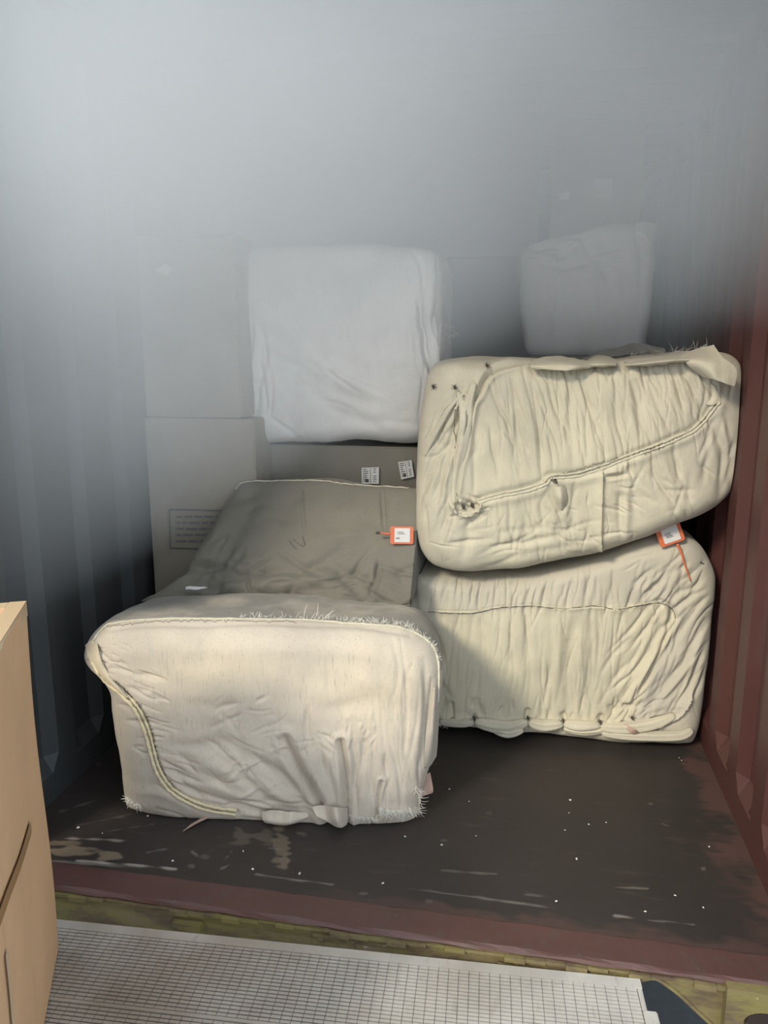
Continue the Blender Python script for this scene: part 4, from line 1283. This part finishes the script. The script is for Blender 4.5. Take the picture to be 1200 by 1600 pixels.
def lim_up(P):
    P = P.copy(); P[:, 1] = np.minimum(P[:, 1], 3.70); P[:, 0] = np.minimum(P[:, 0], RX-.004); P[:, 0] = np.where(P[:, 1] > 3.12, np.maximum(P[:, 0], -.36), P[:, 0])
    return P
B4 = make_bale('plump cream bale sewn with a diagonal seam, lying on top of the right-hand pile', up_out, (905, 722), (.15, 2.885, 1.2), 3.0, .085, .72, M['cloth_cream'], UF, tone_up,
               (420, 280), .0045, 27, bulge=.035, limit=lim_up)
cord(B4, main_seam, .0042, 'seam', M['cord_pale'], .001, double=2.6, seed=61, wob=.4)
stitches(B4, [(850, 754), (870, 745), (900, 742), (940, 728)], 5, 6, 62, .0010, .8)
stitches(B4, [(1005, 708), (1020, 702), (1035, 696)], 2.6, 10, 63, .0012, .95)
stitches(B4, [(880, 740), (980, 712), (1060, 682), (1105, 650)], 7, 5, 64, .0009, .7)
stitches(B4, [(715, 610), (710, 660), (715, 720), (712, 780)], 14, 6, 65, .0010, .5)
cord(B4, [(712, 640), (718, 625), (726, 614), (733, 630), (734, 655), (728, 690), (718, 722), (714, 745)], .005, 'gathered_strip', M['cord_pale'], .002, seed=66, wob=.35)
cord(B4, [(722, 618), (727, 640), (720, 668), (722, 700), (712, 735), (710, 780)], .004, 'gathered_strip', M['cord_pale'], .003, seed=67, wob=.35)
cord(B4, [(708, 790), (714, 803), (730, 807), (746, 802), (752, 788)], .0035, 'seam', M['cord_pale'], .003, seed=68, wob=.5)
for i, (x, y) in enumerate(((761, 571), (677, 604), (711, 605), (868, 752), (724, 792), (738, 790))): knot(B4, x, y, 70+i, s=.7 if i < 3 else 1.0)
hem(B4, [(742, 598), (734, 625), (730, 655), (724, 690), (716, 725), (711, 755), (710, 786)], 9, 71, 'gathered_strip')
hem(B4, [(716, 612), (722, 630), (724, 655), (719, 690), (714, 716)], 6, 72, 'gathered_strip')
hem(B4, [(722, 616), (704, 636), (688, 662), (672, 692), (664, 712)], 4.5, 73, 'gathered_strip')
# rolled cloth along the top
def roll(B, pts, w, seed, tone=(0, .3, 0)):
    return hem(B, pts, w, seed, 'rolled_hem', M['cloth_cream'], tone)
flap(B4, [[(829, 567, .05), (850, 557, .06), (880, 557, .06), (905, 561, .06), (922, 567, .04)], [(829, 572, .06), (850, 569, .085), (880, 567, .085), (905, 570, .08), (924, 571, .05)], [(831, 577, .05), (850, 577, .07), (880, 579, .075), (903, 578, .07), (924, 574, .045)]], M['cloth_cream'], 'rolled_hem', seed=81, rip=.0025, tone=(0, .4, 0))
flap(B4, [[(918, 562, .04), (930, 556, .06), (945, 555, .06), (964, 562, .04)], [(922, 568, .05), (934, 566, .08), (948, 566, .075), (964, 569, .05)], [(924, 573, .05), (938, 574, .06), (950, 573, .06), (962, 572, .05)]], M['cloth_cream'], 'rolled_hem', seed=82, rip=.002, tone=(0, .4, 0))
flap(B4, [[(974, 566, .05), (1000, 556, .05), (1030, 552, .05), (1062, 548, .05), (1085, 548, .04)], [(976, 570, .05), (1000, 566, .07), (1030, 562, .07), (1060, 560, .06), (1088, 558, .05)], [(984, 572, .04), (1006, 572, .05), (1030, 570, .05), (1060, 566, .05), (1085, 566, .045)]], M['cloth_cream'], 'rolled_hem', seed=83, rip=.003, tone=(.3, 0, 0))
flap(B4, [[(900, 566, -.22), (930, 552, -.2), (975, 540, -.2), (1000, 536, -.16), (1040, 545, -.1)], [(900, 572, -.15), (930, 562, -.14), (970, 556, -.1), (1010, 552, -.08), (1040, 556, -.04)]], M['cloth_cream'], 'cloth_flap', seed=84, rip=.008, tone=(.9, 0, .1))
# the big stiff flap at the top right corner
flap(B4, [[(1062, 556, .03), (1085, 546, .05), (1115, 539, .06)], [(1066, 561, .04), (1096, 560, .07), (1130, 558, .08)], [(1074, 570, .04), (1108, 574, .08), (1152, 578, .09)], [(1096, 588, .03), (1122, 596, .08), (1148, 604, .09)]], M['cloth_cream'], 'corner_flap', seed=85, rip=.0022, tone=(.15, 0, 0), sub=(14, 10))
fringe(B4, [(1050, 553), (1080, 548), (1100, 546)], 22, 16, -50, 50, 86, .0007, off=.05)
fringe(B4, [(985, 560), (1030, 552), (1060, 548)], 18, 12, -90, 60, 87, .0007, off=.05)
flap(B4, [[(1110, 600, .008), (1116, 602, .012), (1119, 604, .006)], [(1112, 618, .01), (1118, 622, .016), (1126, 625, .008)], [(1104, 632, .008), (1112, 634, .012), (1124, 628, .008)]], M['cloth_cream'], 'seam_allowance', seed=88, rip=.001)
flap(B4, [[(868, 762, .004), (876, 760, .010), (884, 762, .004)], [(867, 776, .006), (877, 778, .014), (887, 782, .006)], [(870, 790, .004), (877, 796, .008), (882, 792, .004)]], M['cloth_cream'], 'gusset_tab', seed=89, rip=.0015)

# ---- 5. big white bale at the back --------------------------------------------------------
bk_out = [(370, 590), (371, 520), (374, 430), (382, 403), (402, 388), (450, 383), (540, 379), (620, 383), (662, 388), (683, 400), (692, 430), (692, 470), (690, 500), (697, 540), (694, 590), (684, 640), (676, 676), (655, 689), (560, 689), (402, 689), (392, 668), (380, 638)]
BF = [Fold([(470, 520), (520, 560), (570, 580), (640, 600)], 14, .012, 'g'), Fold([(460, 570), (520, 610), (600, 640)], 12, .012, 'g'), Fold([(480, 600), (520, 640), (600, 670)], 10, .012, 'g'),
      Fold([(480, 545), (530, 590), (610, 615)], 12, .01, 'r'), Fold([(375, 560), (384, 610), (400, 660)], 6, .01, 'g')]
BF += scatter(26, (374, 520, 420, 620), 88, 6, 60, 4, .006, 91)
BF += scatter(30, (650, 400, 695, 600), 84, 8, 80, 4, .007, 92)
BF += scatter(30, (400, 560, 650, 680), 30, 20, 60, 7, .005, 93)
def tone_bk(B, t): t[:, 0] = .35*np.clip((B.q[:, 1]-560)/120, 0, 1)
def lim_bk(P):
    P = P.copy(); P[:, 2] = np.maximum(P[:, 2], zM-.003); P[:, 0] = np.clip(P[:, 0], -1.30, -.37); P[:, 1] = np.minimum(P[:, 1], 3.78); P[:, 1] = np.where(P[:, 0] < -1.19, np.maximum(P[:, 1], 3.262), P[:, 1]); return P
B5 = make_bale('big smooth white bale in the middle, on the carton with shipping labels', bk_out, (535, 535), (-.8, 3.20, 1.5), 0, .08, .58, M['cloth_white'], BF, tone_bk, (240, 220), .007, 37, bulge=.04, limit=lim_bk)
flap(B5, [[(682, 400, .0), (690, 412, .0), (693, 430, -.02)], [(680, 440, .005), (690, 450, .0), (694, 462, -.03)], [(682, 490, .01), (691, 500, .0), (696, 520, -.03)], [(684, 540, .01), (693, 548, .0), (702, 540, -.03)]], M['cloth_white'], 'side_fold', seed=94, rip=.004)
fringe(B5, [(690, 500), (700, 540)], 8, 26, 50, 30, 95, .0012)

# ---- 6. slumped bale, back right -----------------------------------------------------------
br_out = [(815, 402), (826, 389), (850, 380), (900, 366), (950, 353), (992, 350), (1012, 352), (1021, 368), (1020, 420), (1014, 480), (1008, 530), (1000, 552), (900, 556), (832, 554), (820, 520), (815, 460)]
RF = [Fold([(825, 400), (860, 385), (890, 400), (880, 418)], 7, .014, 'g'), Fold([(915, 365), (918, 390), (930, 408)], 6, .012, 'g'), Fold([(840, 415), (880, 416), (925, 412)], 6, .014, 'g'),
      Fold([(990, 365), (1000, 400), (1000, 450)], 5, .008, 'g'), Fold([(828, 395), (850, 395), (880, 410)], 6, .01, 'r')]
RF += scatter(26, (820, 370, 960, 420), -15, 20, 50, 5, .007, 97)
RF += scatter(22, (820, 420, 1010, 550), 85, 14, 70, 8, .005, 98)
def lim_br(P):
    P = P.copy(); P[:, 2] = np.maximum(P[:, 2], z1+.002); P[:, 1] = np.minimum(P[:, 1], 4.17); return P
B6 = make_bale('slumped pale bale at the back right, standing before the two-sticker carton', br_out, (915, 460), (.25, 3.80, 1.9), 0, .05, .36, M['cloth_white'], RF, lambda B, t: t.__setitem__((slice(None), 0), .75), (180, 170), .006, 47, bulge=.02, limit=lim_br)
flap(B6, [[(992, 349, .0), (1006, 347, .01), (1026, 349, .0)], [(994, 362, .01), (1008, 366, .02), (1022, 368, .01)], [(1010, 376, .0), (1015, 382, .01), (1021, 384, .0)]], M['cloth_white'], 'ear_flap', seed=99, rip=.002)

# ------------------------------------------------------------------ orange tags
def rrect(w, h, r, n=5):
    out = []
    for cx, cy, a0 in ((w/2-r, h/2-r, 0), (-w/2+r, h/2-r, 90), (-w/2+r, -h/2+r, 180), (w/2-r, -h/2+r, 270)):
        for k in range(n+1):
            a = math.radians(a0+90*k/n); out.append((cx+r*math.cos(a), cy+r*math.sin(a)))
    return out

def orange_tag(B, quad, strap, label, dz=.012, seed=0, seal=None, paper_ink=()):
    """quad: px corners tl, tr, br, bl of the plate; strap: px polyline"""
    zc = near(B, sum(p[0] for p in quad)/4, sum(p[1] for p in quad)/4)[2]-dz
    T = [CC+ray(x, y)*zc for x, y in quad]
    ctr = sum(T)/4
    U = (T[1]-T[0]+T[2]-T[3])/2; Vv = (T[0]-T[3]+T[1]-T[2])/2
    w, h = np.linalg.norm(U), np.linalg.norm(Vv); u = U/w; v_ = Vv-(Vv@u)*u; v_ /= np.linalg.norm(v_); nn = np.cross(u, v_)
    if nn @ fw > 0: nn = -nn
    root = empty('orange_tag', tuple(ctr), label, 'tag')
    g = Geo(); g.slab([ctr+u*a+v_*b_ for a, b_ in rrect(w, h, min(w, h)*.12)], -nn*.003); g.build('plate', M['orange'], root)
    g = Geo(); c2 = ctr+u*(.02*w)
    g.slab([c2+u*a+v_*b_+nn*.0012 for a, b_ in rrect(w*.66, h*.80, .001, 1)], -nn*.0011); pl = g.build('paper_label', M['paper'], root)
    g = Geo()
    for (x0, y0, x1, y1) in paper_ink:
        g.slab([c2+u*a*w+v_*b_*h+nn*.0016 for a, b_ in ((x0, y0), (x1, y0), (x1, y1), (x0, y1))], -nn*.0003)
    g.build('print', M['ink'], pl)
    g = Geo()
    pts = catmull([CC+ray(x, y)*(zc+o_) for x, y, o_ in strap], 6)
    g.tube(pts, [.006*(1-.65*i/len(pts)) for i in range(len(pts))], 6)
    g.build('strap', M['orange'], root, smooth=True)
    if seal:
        g = Geo(); p = CC+ray(*seal)*(zc-.001); g.tube([p-rt*.008, p-rt*.003, p+rt*.004, p+rt*.009], [.003, .006, .0055, .003], 7)
        g.build('seal', M['thread'], root, smooth=True)
    return root
orange_tag(B2, [(609, 822), (646, 823), (646, 850), (610, 850)], [(609, 834, .0), (603, 834, .0), (597, 833, .001), (590, 832, .003)],
           'square orange tag with a white paper label, lying on the sloping bale', seal=(590, 832.5), dz=.035, paper_ink=[(-.26, -.22, -.2, -.14), (-.18, -.22, -.12, -.14), (-.2, .14, .05, .18), (-.2, .06, .12, .09)])
orange_tag(B3, [(1022, 822), (1062, 812), (1069, 842), (1033, 858)], [(1058, 850, .0), (1064, 862, .002), (1070, 882, .006), (1079, 908, .012)],
           'orange tag with a half-shaded paper label, poking out between the two right-hand bales', dz=.085, paper_ink=[(-.25, -.05, .0, -.02), (-.2, -.12, .05, -.08), (-.2, -.18, .08, -.15), (-.22, .02, .02, .05)])

# ------------------------------------------------------------------ small debris on the floor
proto = None
spots = [(690, 1320, 1.6), (633, 1307, 1.4), (702, 1233, 1.1), (733, 1252, .8), (891, 1250, 1.3), (889, 1270, .8), (920, 1288, 1.1), (947, 1285, 1.0), (901, 1342, 1.6), (744, 1306, .9), (598, 1380, 1.1),
         (231, 1275, 1.5), (122, 1293, 1.6), (270, 1345, 1.3), (395, 1358, 1.3), (468, 1365, 1.5), (1008, 1424, 1.3), (1099, 1418, 1.1), (1055, 1399, .9), (1108, 1323, .9), (869, 1408, 1.5), (1065, 1188, .8), (1061, 1184, .7), (380, 1330, 1.2), (883, 1297, .7), (160, 1302, .9)]
for i, (x, y, s_) in enumerate(spots):
    p = on(x, y, 2, .003)
    if proto is None:
        bm = bmesh.new(); bmesh.ops.create_icosphere(bm, subdivisions=2, radius=.0036)
        for v_ in bm.verts:
            n_ = math.sin(v_.co.x*900)+math.sin(v_.co.y*1100+2)+math.sin(v_.co.z*700)
            v_.co *= 1+.14*n_; v_.co.z *= .45
        me = bpy.data.meshes.new('crumb'); bm.to_mesh(me); bm.free(); me.materials.append(M['paper'])
        o = proto = bpy.data.objects.new('crumb', me)
    else:
        o = proto.copy()
    COL.objects.link(o)
    o.location = (p[0], p[1], .0028); o.scale = (s_*random.uniform(.6, 1.1), s_*random.uniform(.5, 1.0), min(1.2, s_)); o.rotation_euler = (0, 0, random.uniform(0, 3))
    tag(o, 'tiny pale crumb of debris on the dark container floor', 'debris', 'pale crumbs scattered on the floor')

# ------------------------------------------------------------------ added scattering volume in place of lens veiling glare
m = bpy.data.materials.new('glare_veil'); m.use_nodes = True
nt = m.node_tree; nt.nodes.clear()
out = nt.nodes.new('ShaderNodeOutputMaterial')
vs = nt.nodes.new('ShaderNodeVolumeScatter')
vs.inputs['Color'].default_value = (.90, .965, 1.0, 1)
vs.inputs['Anisotropy'].default_value = -0.4
tc = nt.nodes.new('ShaderNodeTexCoord')
sx = nt.nodes.new('ShaderNodeSeparateXYZ'); nt.links.new(tc.outputs['Object'], sx.inputs[0])
def mth(op, a, b_=None, c_=None, clamp=False):
    n = nt.nodes.new('ShaderNodeMath'); n.operation = op; n.use_clamp = clamp
    for i, v_ in enumerate((a, b_, c_)):
        if v_ is None: continue
        if isinstance(v_, (int, float)): n.inputs[i].default_value = v_
        else: nt.links.new(v_, n.inputs[i])
    return n.outputs[0]
X_, Y_, Z_ = sx.outputs
# lower surface of the added veil: low at the left wall, higher to the right, lower again behind the bales
hgt_ = mth('SUBTRACT', Z_, mth('MINIMUM', mth('ADD', mth('MULTIPLY', X_, .60), 1.63), 1.62))
hgt_ = mth('ADD', hgt_, mth('MULTIPLY', mth('MAXIMUM', mth('SUBTRACT', Y_, 2.9), 0.0), .45))
body = mth('SMOOTH_MAX', mth('DIVIDE', hgt_, .5), 0.0, .05)
body = mth('MINIMUM', body, 1.3)
lft = mth('SUBTRACT', mth('MULTIPLY', mth('SUBTRACT', Z_, 1.85), 1.25), mth('MULTIPLY', mth('ADD', X_, .75), .65))
lft = mth('ADD', mth('MULTIPLY', mth('SMOOTH_MAX', lft, 0.0, .15), 1.35), .40)
nz = nt.nodes.new('ShaderNodeTexNoise'); nz.inputs['Scale'].default_value = 1.6; nz.inputs['Detail'].default_value = 2
nt.links.new(tc.outputs['Object'], nz.inputs['Vector'])
den = mth('MULTIPLY', mth('MULTIPLY', body, lft), mth('ADD', mth('MULTIPLY', nz.outputs['Fac'], .6), .7))
den = mth('MULTIPLY', den, 1.0)
nt.links.new(den, vs.inputs['Density'])
nt.links.new(vs.outputs[0], out.inputs['Volume'])
g = Geo(); g.box((LX+.002, Y0-.1, .45), (RX-.002, YS2+.1, ZC-.004))
hz = g.build('glare_veil', m)
tag(hz, 'added pale bluish volume imitating lens glare over the upper rear of the container', 'haze', kind='stuff')
